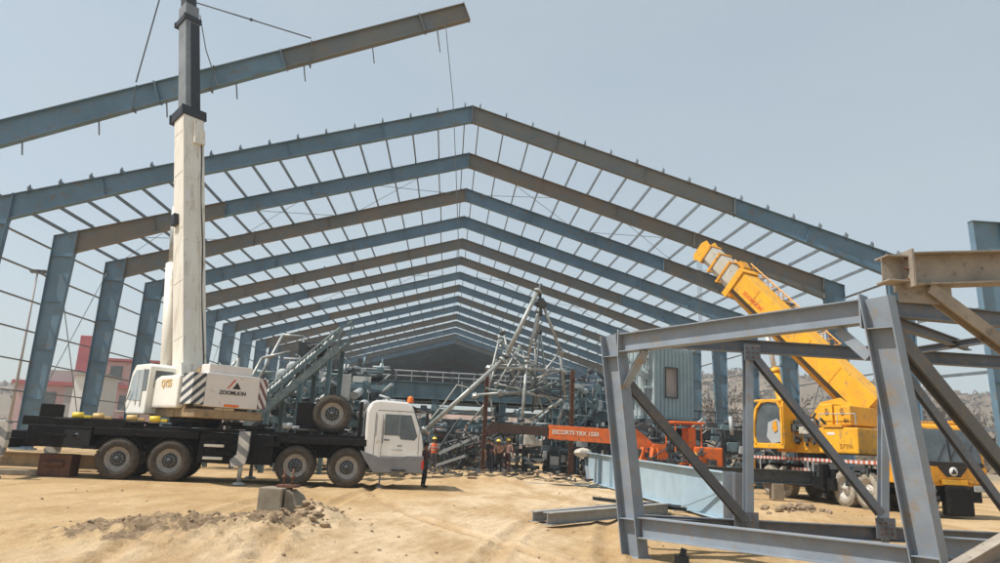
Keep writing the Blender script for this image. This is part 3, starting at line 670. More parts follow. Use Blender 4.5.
# engine cover, cab
b = MB(); b.prism([(-1.35, .62, 2.32), (1.0, .62, 2.32), (1.1, .62, 2.8), (.65, .62, 3.28), (.2, .62, 3.40), (-1.35, .62, 3.40)], (0, .72, 0), bev=.08); hood = b.build('engine_cover', 'white', up)
text('lettering', 'QY55', 'texttan', hood, (-.42, 1.352, 3.12), (math.pi/2, 0, math.pi), .34, bold=.010)
b = MB()
prof = [(.65, 2.1), (.60, 3.72), (.75, 3.82), (1.95, 3.82), (2.22, 3.55), (2.48, 2.55), (2.30, 2.1)]
b.prism([(x, .62, z) for x, z in prof], (0, .92, 0), bev=.05); oc = b.build('operator_cab', 'white', up)
b = MB(); b.prism([(x, 1.545, z) for x, z in ((1.12, 2.55), (1.12, 3.62), (1.78, 3.62), (2.05, 3.42), (2.28, 2.6))], (0, .012, 0)); b.build('door_window', 'glassl', oc)
b = MB(); b.prism([(x, 1.545, z) for x, z in ((.72, 2.9), (.72, 3.62), (1.05, 3.62), (1.05, 2.9))], (0, .012, 0)); b.build('side_window', 'glassd', oc)
b = MB(); b.box((.612, 1.05, 3.3), (.02, .62, .58)); b.build('rear_window', 'glassd', oc)
b = MB(); b.box((1.08, 1.56, 3.0), (.05, .02, 1.3)); b.box((1.5, 1.56, 3.0), (.03, .02, 1.2)); b.path([(2.5, 1.6, 2.2), (2.2, 1.62, 2.5), (1.9, 1.62, 2.9)], .02); b.build('door_bars', 'boomgrey', oc)
# boom, in world coordinates converted to the superstructure
B = V((-9.3, 26.2, 3.2)); T = V((-14.9, 31.5, 30.0)); dd = (T-B).normalized()
hor = V((dd.x, dd.y, 0)).normalized(); nrm = dd.cross(hor.cross(dd)).normalized(); sid = dd.cross(V((0, 0, 1))).normalized(); bt = sid.cross(dd).normalized()
def LP(p): return upi @ V(p)
rotU = upi.to_3x3()
def bsec(t0, t1, w_, h_, m, name, col=None):
    b = MB(); a = B+dd*t0; c_ = B+dd*t1
    # rounded hexagonal boom cross-section
    pts = [(-.5, .5), (.5, .5), (.5, -.28), (.28, -.5), (-.28, -.5), (-.5, -.28)]
    A = [LP(a+sid*w_*p+bt*h_*q) for p, q in pts]
    b.prism(A, rotU@(c_-a), bev=.012)
    o = b.build(name, m, up)
    return o
Lb = (T-B).length
s1 = bsec(-.3, .415*Lb, .88, .95, 'boomwhite', 'boom_section'); s2 = bsec(.415*Lb+.01, .63*Lb, .62, .78, 'mastgrey', 'boom_section'); s3 = bsec(.63*Lb+.01, .99*Lb, .48, .62, 'boomdark', 'boom_section')
def collar(t, w_, h_, m='boomdark', th_=.22):
    b = MB(); c_ = B+dd*t
    for s in (-1, 1):
        b.bar(LP(c_+sid*s*w_/2-dd*th_), LP(c_+sid*s*w_/2+dd*th_), .07, h_, rotU@bt); b.bar(LP(c_+bt*s*h_/2-dd*th_), LP(c_+bt*s*h_/2+dd*th_), .07, w_+.14, rotU@sid)
    b.bar(LP(c_+sid*(w_/2+.07)-dd*.1), LP(c_+sid*(w_/2+.07)+dd*.1), .08, .3, rotU@bt)
    b.build('boom_collar', m, up)
collar(.415*Lb, .92, .99, th_=.22); collar(.60*Lb, .66, .82, th_=.14); collar(.3, .92, 1.02, 'boomwhite', .3)
b = MB()
for t0, t1, w_, h_ in ((.425*Lb, .592*Lb, .62, .78),):
    for q in (.12,): b.bar(LP(B+dd*t0+bt*(h_/2+.006)+sid*q), LP(B+dd*t1+bt*(h_/2+.006)+sid*q), w_*.66, .012, rotU@bt)
b.build('boom_face_stripe', 'boomdark', up)
b = MB(); b.bar(LP(B+dd*.40*Lb+bt*.54+sid*.1), LP(B+dd*.36*Lb+bt*.54+sid*.1), .28, .14, rotU@bt); b.bar(LP(B+dd*.385*Lb+bt*.60+sid*.3), LP(B+dd*.36*Lb+bt*.60+sid*.3), .18, .1, rotU@bt, ); b.build('sheave_bracket', 'boomwhite', up)
b = MB(); q = B+dd*.235*Lb-sid*.52; b.bar(LP(q-dd*.22), LP(q+dd*.22), .22, .3, rotU@bt); b.build('cable_drum', 'boomdark', up)
b = MB()
for f_ in (.10, .2, .3): b.bar(LP(B+dd*f_*Lb+bt*.48-sid*.42), LP(B+dd*f_*Lb+bt*.48+sid*.42), .02, .05, rotU@dd)
b.tube(LP(B+dd*1.2+bt*.50+sid*.22), LP(B+dd*.40*Lb+bt*.50+sid*.22), .03, 6); b.build('boom_rail', 'boomwhite', up)
b = MB(); q0 = V((-10.15, 26.6, 2.3)); q1 = B+dd*7.4-bt*.45-sid*.30
b.tube(LP(q0), LP(lerp(q0, q1, .70)), .21, 16); b.build('lift_cylinder', 'boomwhite', up)
b = MB(); b.tube(LP(lerp(q0, q1, .70)), LP(q1), .12, 12); b.build('lift_rod', 'pipe', up)
b = MB(); b.lathe(LP(B-bt*.75+dd*.45+sid*-.25), (0, 0, 1), [(0, .07), (.16, .06), (.18, .001)], 12); b.build('beacon', 'amber', up)
HK = V((-15.05, 31.5, 22.15))
b = MB(); b.bar(LP(T-dd*.6), LP(T+dd*.3), .8, .9, rotU@bt); b.lathe(LP(T), rotU@sid, [(-.3, .1), (-.3, .42), (.3, .42), (.3, .1)], 20); b.build('boom_head', 'boomwhite', up)
b = MB()
for s in (-1, 1): b.tube(LP(T+V((-.15, .1*s, 0))), LP(HK+V((0, .1*s, .6))), .018, 5)
b.build('hoist_rope', 'rope', up)
b = MB(); b.box(LP(HK+V((0, 0, .35))), (.4, .3, .6), bev=.05); b.tube(LP(HK), LP(HK+V((0, 0, .1))), .1, 8); b.build('hook_block', 'yellow', up)
b = MB(); A1 = at(136, 82, 31.5); A2 = at(311, 38, 31.5); b.tube(LP(HK), LP(A1), .035, 5); b.tube(LP(HK), LP(A2), .035, 5); b.ball(LP(lerp(HK, A2, .6)), .09, 1); b.build('lifting_sling', 'rope', up)
def rope(name, pts, label, r=.02, m='rope'):
    b = MB(); b.path(pts, r, 5); o = b.build(name, m); return tag(o, label, 'rope')
rope('tag_rope', [at(200, 15, 31.2), at(206, 50, 31.2), at(214, 74, 31.3), at(218, 86, 31.2), at(208, 88, 31.2)], 'thin rope drooping beside the boom onto the hoisted rafter', .025)
rope('tag_rope', [at(445, 18, 31.3), at(449, 60, 31.4), at(453, 100, 31.5), at(456, 170, 31.6), at(459, 260, 31.8)], 'long thin tag rope hanging from the right end of the hoisted rafter', .018)
rope('tag_rope', [at(437, 26, 31.3), at(440, 52, 31.3)], 'short rope end hanging under the tip of the hoisted rafter', .025)

# ------------------------------------------------------------------ YELLOW TRUCK CRANE
hd = math.atan2(-.997, .077)
yc = thing('truck_crane', 'yellow truck crane facing the camera with its yellow boom half raised', 'crane', (16.2, 29.0, 0), hd)
YCi = Matrix.Translation(V((16.2, 29.0, 0))) @ Matrix.Rotation(hd, 4, 'Z')
yax = (3.2, 1.85, -2.35, -3.65)
for x in yax:
    for s in (-1, 1): wheel(yc, x, s*1.03, .64, .65, .40, 'ytyre', 'yrim', side=s)
b = MB()
b.box((0, 0, 1.15), (9.8, .9, .5), bev=.02); b.box((-.5, 0, 1.62), (9.2, 2.5, .16), bev=.01)
for s in (-1, 1):
    b.box((-.35, s*1.05, .95), (3.5, .40, .62), bev=.03); b.box((-4.75, s*1.0, 1.15), (.5, .45, .6), bev=.02); b.bar((-4.9, s*1.36, .80), (2.5-.9, s*1.36, .74), .12, .46)
for x in yax: b.tube((x, -1, .64), (x, 1, .64), .09, 8)
b.box((5.2, 0, .75), (1.3, 2.2, .5), bev=.04); b.box((5.93, .1, .55), (.34, .95, .95), bev=.08); b.box((4.1, 0, 1.3), (.6, 2.4, .7), bev=.03)
b.build('chassis', 'black', yc)
for s in (-1, 1):
    b = MB(); b.box((-.55, s*1.275, 1.63), (9.2, .02, .13)); b.build('deck_edge_tape', 'decktape', yc)
    b = MB(); b.box((-.9, s*1.30, 1.22), (1.4, .02, .12)); b.build('step_tape', 'decktape', yc)
    b = MB()
    for x in (-4.2, -.3, .05): b.box((x, s*1.31, 1.15), (.07, .03, .85))
    b.build('ladder', 'panel', yc)
# front carrier cab, full width
b = MB(); cx0, cx1 = 4.05, 5.85
prof = [(cx0, 1.0), (cx0, 2.95), (cx0+.15, 3.02), (cx1-.25, 3.02), (cx1-.12, 2.92), (cx1+.02, 1.75), (cx1+.05, 1.0)]
b.prism([(x, -1.27, z) for x, z in prof], (0, 2.54, 0), bev=.06); fc = b.build('driver_cab', 'orangey', yc)
b = MB(); b.hexa([(cx1-.115, -1.15, 2.84), (cx1-.115, 1.15, 2.84), (cx1+.02, 1.17, 1.78), (cx1+.02, -1.17, 1.78), (cx1-.095, -1.15, 2.84), (cx1-.095, 1.15, 2.84), (cx1+.04, 1.17, 1.78), (cx1+.04, -1.17, 1.78)]); b.build('windscreen', 'glassd', fc)
b = MB()
for y in (-.45, .0, .55): b.bar((cx1+.05, y, 1.82), (cx1-.02, y+.35, 2.35), .02, .02)
b.bar((cx1-.08, .02, 2.82), (cx1+.045, .02, 1.8), .05, .02, (1, 0, 0)); b.box((cx1+.06, 0, 1.70), (.03, 2.4, .14), bev=.01); b.build('wiper', 'textblack', fc)
b = MB()
for y, z, r in ((-.75, 1.92, .16), (.2, 1.9, .14), (.55, 1.88, .12)): b.ball((cx1-.04, y, z), r, 2, None, 0, (.3, 1.3, .8))
tag(b.build('dashboard_items', 'sign', fc), kind='stuff')
b = MB(); b.prism([(cx1+.055, -1.26, 1.62), (cx1+.055, 1.26, 1.62), (cx1+.055, 1.26, 1.12), (cx1+.055, .6, 1.12), (cx1+.055, .45, 1.25), (cx1+.055, -.45, 1.25), (cx1+.055, -.6, 1.12), (cx1+.055, -1.26, 1.12)], (.05, 0, 0), bev=.012); b.build('front_panel', 'orangey', fc)
b = MB(); b.prism([(cx1+.108, -.55, 1.62), (cx1+.108, .55, 1.62), (cx1+.108, .25, 1.30), (cx1+.108, -.25, 1.30)], (.02, 0, 0)); b.build('grille', 'textblack', fc)
b = MB(); b.lathe((cx1+.128, 0, 1.47), (1, 0, 0), [(0, .15), (.02, .15), (.025, .001)], 24); em = b.build('emblem', 'sign', fc)
b = MB(); b.prism([(cx1+.155, -.09, 1.40), (cx1+.155, .09, 1.40), (cx1+.155, 0, 1.58)], (.006, 0, 0)); b.build('emblem_triangle', 'textblack', em)
b = MB(); b.box((cx1+.12, .02, 1.13), (.03, .95, .17), bev=.01); b.build('number_plate', 'yellow', fc)
for s in (-1, 1):
    b = MB(); b.box((cx1+.12, s*.92, .95), (.06, .42, .2), bev=.03); b.build('headlight', 'glassl', fc)
    b = MB(); b.tube((cx1-.1, s*1.25, 2.75), (cx1+.25, s*1.30, 2.65), .02, 6); b.box((cx1+.26, s*1.44, 2.42), (.08, .18, .4), bev=.02); b.build('mirror', 'textblack', fc)
    b = MB(); b.prism([(x, s*1.276-.006, z) for x, z in ((cx0+.35, 1.75), (cx0+.35, 2.8), (cx1-.32, 2.8), (cx1-.15, 1.75))], (0, .012, 0)); b.build('side_window', 'glassd', fc)
b = MB(); b.path([(cx1-.3, -1.1, 3.06), (cx1-.3, 1.1, 3.06)], .03); b.box((cx1-.5, .7, 3.10), (.25, .25, .12), bev=.02); b.build('roof_rail', 'orangey', fc)
b = MB(); b.box((cx1+.1, -.85, .62), (.12, .5, .12)); b.tube((cx1+.15, -.9, .2), (cx1+.15, -.7, .9), .03, 6); b.build('tow_hitch', 'rackdark', yc)
for (x, s, ext) in ((-.3+1.3, -1, .15), (-.3+1.3, 1, .15), (-4.75, -1, .15), (-4.75, 1, .15)):
    b = MB(); b.box((x, s*(1.3+ext), 1.1), (.26, .26, .8), bev=.02); b.tube((x, s*(1.3+ext), .35), (x, s*(1.3+ext), .75), .07, 10); b.lathe((x, s*(1.3+ext), .3), (0, 0, 1), [(0, .16), (.05, .16), (.08, .07)], 14); b.build('outrigger', 'orangey' if x < 0 else 'black', yc)
# superstructure
yd = V((-.42, .91, 0)).normalized()
Sw = V((15.75, 30.0, 0)); ubY = YCi.inverted() @ (Matrix.Translation(Sw) @ Matrix.Rotation(math.atan2(yd.y, yd.x), 4, 'Z'))
yu = bpy.data.objects.new('superstructure', None); COL.objects.link(yu); yu.parent = yc; yu.matrix_local = ubY
yI = (YCi @ ubY).inverted(); yR = yI.to_3x3()
def YP(p): return yI @ V(p)
b = MB(); b.lathe((0, 0, 1.70), (0, 0, 1), [(0, .8), (.14, .8), (.2, .8), (.2, .01)], 32); b.build('slew_ring', 'rackdark', yu)
b = MB(); b.box((-.6, 0, 2.02), (3.7, 2.1, .25), bev=.03)
for s in (-.55, .55): b.prism([(-2.2, s-.04, 2.1), (1.2, s-.04, 2.1), (.5, s-.04, 2.7), (-.7, s-.04, 4.0), (-1.6, s-.04, 4.15), (-2.1, s-.04, 3.8)], (0, .08, 0))
b.box((-.2, .82, 2.5), (2.0, .5, .8), bev=.04)
b.build('turntable', 'yellow', yu)
b = MB(); b.box((-2.0, 0, 2.42), (1.75, 2.8, 1.0), bev=.06); cwy = b.build('counterweight', 'yellow', yu)
text('lettering', '57TN', 'textbrown', cwy, (-2.35, 1.404, 2.18), (math.pi/2, 0, math.pi), .24, bold=.004)
b = MB(); b.box((-1.7, 1.404, 2.68), (.34, .012, .1)); b.build('builders_plate', 'cwgrey', cwy)
b = MB(); b.box((-1.35, .35, 3.45), (.62, 1.7, .86), bev=.05); b.box((-2.1, .35, 3.40), (.72, 1.7, .76), bev=.05); wh = b.build('winch_housing', 'yellow', yu)
b = MB(); b.box((-1.8, .45, 2.98), (.9, 2.0, .1)); b.build('winch_tray', 'orangey', yu)
b = MB()
for x in (-1.4, -2.1): b.box((x, 1.206, 3.58), (.10, .012, .2)); b.lathe((x-.02, 1.2, 3.5), (0, 1, 0), [(0, .09), (.02, .09), (.03, .001)], 12)
b.build('lifting_lug', 'textbrown', wh)
b = MB()
for y in (.9, .62): b.prism([(-1.9+y, 1.206, 3.04), (-2.04+y, 1.206, 3.04), (-1.80+y, 1.206, 3.30), (-1.66+y, 1.206, 3.30)], (0, .012, 0))
b.build('chevron', 'textblack', wh)
text('lettering', '01', 'textblack', wh, (-2.28, 1.207, 3.18), (math.pi/2, 0, math.pi), .22, bold=.004)
b = MB(); b.box((-.55, 1.18, 2.95), (.7, .5, .62), bev=.05); b.build('oil_tank', 'boomgrey', yu)
b = MB(); b.tube((-.1, 1.3, 3.15), (-.75, 1.3, 3.2), .16, 14); b.tube((-.75, 1.3, 3.2), (-.95, 1.3, 3.5), .06, 8); b.box((.1, 1.3, 2.9), (.4, .3, .3), bev=.03); b.build('exhaust', 'rackdark', yu)
# operator cab: yellow frame with a big rounded door opening
b = MB(); b.box((.98, 1.42, 2.12), (1.6, .95, .22), bev=.03); b.box((.98, 1.42, 4.02), (1.45, .92, .12), bev=.05)
b.box((.22, 1.42, 3.05), (.12, .9, 1.85), bev=.03)
ring = []
for s in (.98, 1.86):
    pts = [(.26, 2.2), (.24, 3.0), (.26, 3.7), (.45, 3.96), (.9, 4.02), (1.3, 3.98), (1.58, 3.7), (1.72, 3.1), (1.74, 2.5), (1.62, 2.2)]
    for a, c_ in zip(pts, pts[1:]): b.bar((a[0], s, a[1]), (c_[0], s, c_[1]), .10, .13, (0, 1, 0))
b.build('operator_cab', 'yellow', yu)
b = MB(); b.prism([(x, 1.83, z) for x, z in ((.3, 2.25), (.3, 3.7), (.5, 3.9), (.9, 3.95), (1.3, 3.9), (1.5, 3.7), (1.66, 3.1), (1.68, 2.5), (1.6, 2.25))], (0, .012, 0)); b.build('door_glass', 'glassd', yu)
b = MB(); b.prism([(x, 1.87, z) for x, z in ((.25, 2.3), (.25, 3.0), (.5, 3.25), (.95, 3.1), (1.05, 2.5), (.8, 2.22))], (0, .02, 0), bev=.005); b.prism([(.5, 1.90, 3.15), (.45, 1.90, 2.75), (.62, 1.90, 2.65), (.72, 1.90, 2.8), (.68, 1.90, 3.1)], (0, .01, 0), mi=None); b.build('door_panel', 'panel', yu)
b = MB(); b.prism([(.5, 1.915, 3.18), (.45, 1.915, 2.78), (.60, 1.915, 2.68), (.72, 1.915, 2.84), (.68, 1.915, 3.12)], (0, .01, 0)); b.build('seat_cushion', 'orangey', yu)
# boom
B2 = at(862, 402, 28.7); T2 = at(706, 251, 35.7); d2 = (T2-B2).normalized(); L2 = (T2-B2).length
sid2 = d2.cross(V((0, 0, 1))).normalized(); bt2 = sid2.cross(d2).normalized()
def ysec(t0, t1, w_, h_, m, name='boom_section'):
    b = MB(); a = B2+d2*t0; c_ = B2+d2*t1
    pts = [(-.5, .5), (.5, .5), (.5, -.25), (.25, -.5), (-.25, -.5), (-.5, -.25)]
    b.prism([YP(a+sid2*w_*p+bt2*h_*q) for p, q in pts], yR@(c_-a), bev=.012); return b.build(name, m, yu)
ysec(-.6, L2*.74, 1.05, 1.40, 'yellow'); ysec(L2*.74+.01, L2*.82, .88, 1.18, 'boomgrey'); ysec(L2*.82+.01, L2*.895, .80, 1.08, 'boomgrey'); ysec(L2*.895+.01, L2*.97, .72, .98, 'boomgrey')
def ycol(t, w_, h_, th_=.1, m='orangey'):
    b = MB(); c_ = B2+d2*t
    for s in (-1, 1):
        b.bar(YP(c_+sid2*s*(w_/2+.03)-d2*th_), YP(c_+sid2*s*(w_/2+.03)+d2*th_), .06, h_, yR@bt2); b.bar(YP(c_+bt2*s*(h_/2+.03)-d2*th_), YP(c_+bt2*s*(h_/2+.03)+d2*th_), .06, w_+.16, yR@sid2)
    b.build('boom_collar', m, yu)
ycol(L2*.735, 1.08, 1.46, .16, 'yellow'); ycol(L2*.818, .86, 1.16, .06); ycol(L2*.893, .78, 1.06, .06); ycol(L2*.965, .70, .96, .06)
b = MB(); c_ = B2+d2*L2*.985
for s in (-1, 1): b.prism([YP(c_+sid2*s*.30+d2*p+bt2*q) for p, q in ((-.2, .48), (.25, .55), (.45, .25), (.45, -.5), (.25, -.72), (-.15, -.5))], yR@(sid2*.04*s))
b.build('boom_head', 'yellow', yu)
b = MB()
for p, q, r in ((.2, -.38, .2), (.25, .22, .16)): b.lathe(YP(c_+d2*p+bt2*q), yR@sid2, [(-.26, .02), (-.26, r), (.26, r), (.26, .02)], 18)
b.build('sheave', 'rackdark', yu)
b = MB(); hq = c_+d2*.3-bt2*.5
for i in range(4): o_ = sid2*(-.2+.13*i); b.tube(YP(hq+o_), YP(V((hq.x, hq.y, 8.35))+o_*.6), .014, 4)
b.build('hoist_rope', 'rope', yu)
b = MB(); hb = V((hq.x, hq.y, 8.12)); b.box(YP(hb), (.4, .25, .42), bev=.06); b.tube(YP(hb-V((0, 0, .2))), YP(hb-V((0, 0, .3))), .05, 8); b.path([YP(hb+V((0, 0, -.3))), YP(hb+V((.1, 0, -.38))), YP(hb+V((.03, 0, -.46))), YP(hb+V((-.08, 0, -.42)))], .04); b.build('hook_block', 'yellow', yu)
# lattice jib folded along the right-hand side of the boom
b = MB(); j0 = L2*.24; j1 = L2*.80; oo = [sid2*.62+bt2*.45, sid2*1.0+bt2*.45, sid2*.80+bt2*.95]
for o_ in oo: b.tube(YP(B2+d2*j0+o_), YP(B2+d2*j1+o_*.9+bt2*.05), .035, 6)
n = 16
for i in range(n):
    ta = j0+(j1-j0)*i/n; tb = j0+(j1-j0)*(i+1)/n
    for q in range(3): b.tube(YP(B2+d2*ta+oo[q]), YP(B2+d2*tb+oo[(q+1) % 3]), .02, 4)
b.prism([YP(B2+d2*(j1-.5)+bt2*.72-sid2*.2), YP(B2+d2*(j1+.1)+bt2*.72-sid2*.2), YP(B2+d2*(j1-.1)+bt2*.95-sid2*.2), YP(B2+d2*(j1-.5)+bt2*.85-sid2*.2)], yR@(sid2*.5))
b.tube(YP(B2+d2*(j1-1.2)+bt2*.6-sid2*.1), YP(B2+d2*(j1+.3)+bt2*.75-sid2*.1), .05, 6)
b.build('folded_jib', 'orangey', yu)
b = MB(); b.ball(YP(B2+d2*L2*.22+sid2*.85+bt2*.3), .34, 2, None, .2); b.bar(YP(B2+d2*L2*.3+sid2*.7+bt2*.3), YP(B2+d2*L2*.2+sid2*.7-bt2*.3), .3, .3); b.build('jib_bracket', 'orange', yu)
for (t, s_, z_) in ((.60, 'ZOOMLION', .2), ):
    # lettering along the near side of the boom
    bx = -d2; bn = -sid2 if (-sid2).y < 0 else sid2
    Rm = Matrix((yR@bx, yR@bn.cross(bx), yR@bn)).transposed()
    tt = text('lettering', s_, 'orange', yu, YP(B2+d2*L2*t+bn*.535), Rm.to_euler(), .26, bold=.01)
b = MB(); q0 = Sw+yd*1.35+V((0, 0, 2.15)); q1 = B2+d2*L2*.50-bt2*.70
b.tube(YP(q0), YP(lerp(q0, q1, .62)), .20, 18); b.tube(YP(lerp(q0, q1, .60)), YP(lerp(q0, q1, .64)), .225, 18); b.build('lift_cylinder', 'yellow', yu)
b = MB(); b.tube(YP(lerp(q0, q1, .64)), YP(q1), .11, 14); b.build('lift_rod', 'sign', yu)

# ------------------------------------------------------------------ ORANGE pick and carry crane
oc_ = thing('pick_and_carry_crane', 'small orange yard crane with its lettered boom lowered level', 'crane', (9.9, 33.0, 0), math.pi)
def OP(x, z, y=0): return V((9.9-x, -y, z))
b = MB()
b.bar((5.3, 0, 2.30), (1.9, 0, 2.22), .55, .62, bev=.02, h1=.66); b.prism([(2.1, -.28, 1.95), (2.1, -.28, 2.55), (1.5, -.28, 2.75), (.9, -.28, 2.35), (.2, -.28, 1.75), (.2, -.28, 1.3), (.8, -.28, 1.5), (1.3, -.28, 1.75)], (0, .56, 0), bev=.02)
bo = b.build('boom', 'orange', oc_)
b = MB(); b.bar((5.3, 0, 2.32), (7.7, 0, 2.36), .36, .42, bev=.02); b.prism([(7.7, -.2, 2.1), (8.0, -.2, 2.0), (8.2, -.2, 2.3), (7.9, -.2, 2.65), (7.6, -.2, 2.6)], (0, .4, 0)); b.build('boom_extension', 'darkbrown', oc_)
text('lettering', 'ESCORTS', 'textwhite', bo, (4.65, .284, 2.30), (math.pi/2, 0, math.pi), .25, bold=.006)
text('lettering', 'TRX 1550', 'textwhite', bo, (3.55, .284, 2.28), (math.pi/2, 0, math.pi), .25, bold=.006)
b = MB(); b.box((-.6, 0, .95), (3.6, 1.3, .5), bev=.05); b.box((-1.9, 0, 1.5), (1.3, 1.7, .9), bev=.08); b.box((1.1, 0, .85), (.9, 1.9, .4), bev=.03)
b.prism([(.9, -.5, .9), (1.5, -.5, 1.0), (.5, -.5, 2.0), (0, -.5, 2.0), (-.2, -.5, 1.2)], (0, .12, 0)); b.prism([(.9, .4, .9), (1.5, .4, 1.0), (.5, .4, 2.0), (0, .4, 2.0), (-.2, .4, 1.2)], (0, .12, 0))
for x, a in ((1.4, .3), (.9, .25), (.3, -.1)): b.bar((x, .95, .7), (x-a, .75, 1.8), .18, .14)
b.build('body', 'orange', oc_)
b = MB(); b.box((-1.0, 0, 3.0), (1.5, 1.7, .10), bev=.04); b.build('canopy', 'orange', oc_)
for x in (-.4, -1.6):
    for y in (-.7, .7): b = MB(); b.tube((x, y, 1.7), (x, y, 2.96), .035, 6); b.build('canopy_post', 'orange', oc_)
b = MB(); b.box((-1.25, 0, 2.25), (.35, 1.0, 1.1), bev=.05); b.build('cab_back', 'orange', oc_)
b = MB(); b.box((-.9, .2, 1.75), (.5, .5, .12), bev=.03); b.box((-1.15, .2, 2.05), (.12, .5, .6), bev=.03); b.tube((-.2, .2, 1.7), (-.45, .2, 2.1), .03, 6); b.build('seat', 'textblack', oc_)
b = MB(); b.tube((1.6, 0, 1.2), (2.3, 0, 2.0), .10, 10); b.build('lift_cylinder', 'pipe', oc_)
for x, r in ((1.3, .5), (-1.9, .6)):
    for s in (-1, 1): wheel(oc_, x, s*.98, r, r, .34, side=s)
b = MB()
for x in (-.2, .5, 1.0, 1.7): b.box((x, 1.15, .72), (.3, .3, .42), bev=.03)
tag(b.build('ballast_blocks', 'concrete', oc_), kind='stuff')

# ------------------------------------------------------------------ FOREGROUND steel frame
ff = thing('steel_support_frame', 'grey primed steel support frame with leaning posts and diagonal braces in the foreground', 'steel frame', (3.13, 11.93, 0))
O = V((3.13, 11.93, 0))
def F(name, p0, p1, h, b_, up=(0, 0, 1), m='steel', tf=.016, tw=.010, box=False, extra=None):
    b = MB()
    if box: b.bar(V(p0)-O, V(p1)-O, h, b_, up)
    else: b.ibeam(V(p0)-O, V(p1)-O, h, b_, up, tf, tw)
    if extra: extra(b)
    return b.build(name, m, ff)
LBt, LTp = V((3.13, 11.93, 0)), V((2.72, 11.93, 3.60)); RBt, RTp = V((5.82, 8.5, -.0)), V((5.34, 8.5, 3.73))
e = (RBt-LBt).normalized()
def cap_l(b):
    b.bar(V((-.0, 0, .0)), V((0, 0, .02)), .5, .42, (0, 1, 0))
    for q in (.60, 3.22): b.bar(lerp(LBt, LTp, q/3.6)-O-e*.15, lerp(LBt, LTp, q/3.6)-O+e*.15, .24, .012)
def cap_r(b):
    for q in (.62, 3.3): b.bar(lerp(RBt, RTp, q/3.7)-O-e*.15, lerp(RBt, RTp, q/3.7)-O+e*.15, .24, .012)
F('post', LBt, LTp, .34, .27, e, extra=cap_l); F('post', RBt, RTp, .34, .27, e, extra=cap_r)
tl, tr = lerp(LBt, LTp, .955)+e*.19, lerp(RBt, RTp, .955)-e*.19
def endp(b):
    b.bar(tl-O-V((0, 0, .22)), tl-O+V((0, 0, .22)), .02, .26, e.cross(V((0, 0, 1)))); b.bar(tr-O-V((0, 0, .22)), tr-O+V((0, 0, .22)), .02, .26, e.cross(V((0, 0, 1))))
F('top_beam', tl, tr, .31, .22, extra=endp)
bl_, br_ = lerp(LBt, LTp, .135)+e*.19, lerp(RBt, RTp, .15)-e*.19
F('bottom_beam', bl_, br_, .32, .22)
# rear plane of the frame
Y2 = 13.0
r1t, r1b = at(748, 350, Y2), at(748, 520, Y2); r2t, r2b = at(884, 330, Y2), at(882, 528, Y2)
def gus(c):
    return lambda b: b.box(V(c)-O, (.62, .03, .42))
F('rear_post', r1b-V((0, 0, .25)), r1t, .16, .14, (0, 1, 0), 'steel'); F('rear_post', r2b-V((0, 0, .25)), r2t+V((0, 0, .1)), .16, .14, (0, 1, 0), 'steel')
b = MB(); b.box(r1b-O+V((-.08, -.12, -.02)), (.44, .03, .32)); b.box(r2b-O+V((0, -.12, 0)), (.36, .03, .36)); b.box(r1t-O+V((.03, -.12, -.06)), (.30, .03, .30)); b.bm.free()
for gc, gs in ((r1b-O+V((-.08, -.12, -.02)), (.44, .03, .32)), (r2b-O+V((0, -.12, 0)), (.36, .03, .36)), (r1t-O+V((.03, -.12, -.06)), (.30, .03, .30))):
    b = MB(); b.box(gc, gs); b.build('gusset_plate', 'steel_dark', ff)
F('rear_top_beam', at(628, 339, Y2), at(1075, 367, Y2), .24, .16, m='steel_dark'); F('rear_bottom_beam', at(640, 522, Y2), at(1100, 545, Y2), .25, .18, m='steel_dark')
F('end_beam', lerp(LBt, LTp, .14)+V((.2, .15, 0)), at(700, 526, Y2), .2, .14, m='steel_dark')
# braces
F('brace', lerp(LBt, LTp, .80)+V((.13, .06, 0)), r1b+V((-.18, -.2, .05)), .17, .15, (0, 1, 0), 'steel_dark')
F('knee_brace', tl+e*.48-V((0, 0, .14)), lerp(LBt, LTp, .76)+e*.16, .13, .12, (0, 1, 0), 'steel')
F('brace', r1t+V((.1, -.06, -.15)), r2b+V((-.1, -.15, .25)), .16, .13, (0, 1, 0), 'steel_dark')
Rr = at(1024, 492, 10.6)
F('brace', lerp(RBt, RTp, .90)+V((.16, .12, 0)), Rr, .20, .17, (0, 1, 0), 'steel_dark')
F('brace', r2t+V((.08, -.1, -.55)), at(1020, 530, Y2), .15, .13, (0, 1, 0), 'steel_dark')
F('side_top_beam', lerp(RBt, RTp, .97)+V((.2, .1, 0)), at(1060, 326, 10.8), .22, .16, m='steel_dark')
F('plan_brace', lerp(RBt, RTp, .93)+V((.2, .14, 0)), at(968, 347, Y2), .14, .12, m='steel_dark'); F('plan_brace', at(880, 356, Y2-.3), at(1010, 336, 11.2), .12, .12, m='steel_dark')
F('knee_brace', at(838, 330, 8.95), at(869, 357, 8.62), .03, .13, (0, 0, 1), 'steel', box=True)
F('far_post', at(1035, 320, 11.0)-V((0, 0, 0)), at(1050, 580, 11.0), .3, .25, e, 'steel'); F('lower_side_beam', at(925, 548, 9.4), at(1080, 556, 10.6), .30, .2, m='steel')
F('lower_side_beam', lerp(RBt, RTp, .13)+V((.2, .2, 0)), at(1100, 600, 8.2), .3, .2, m='steel')
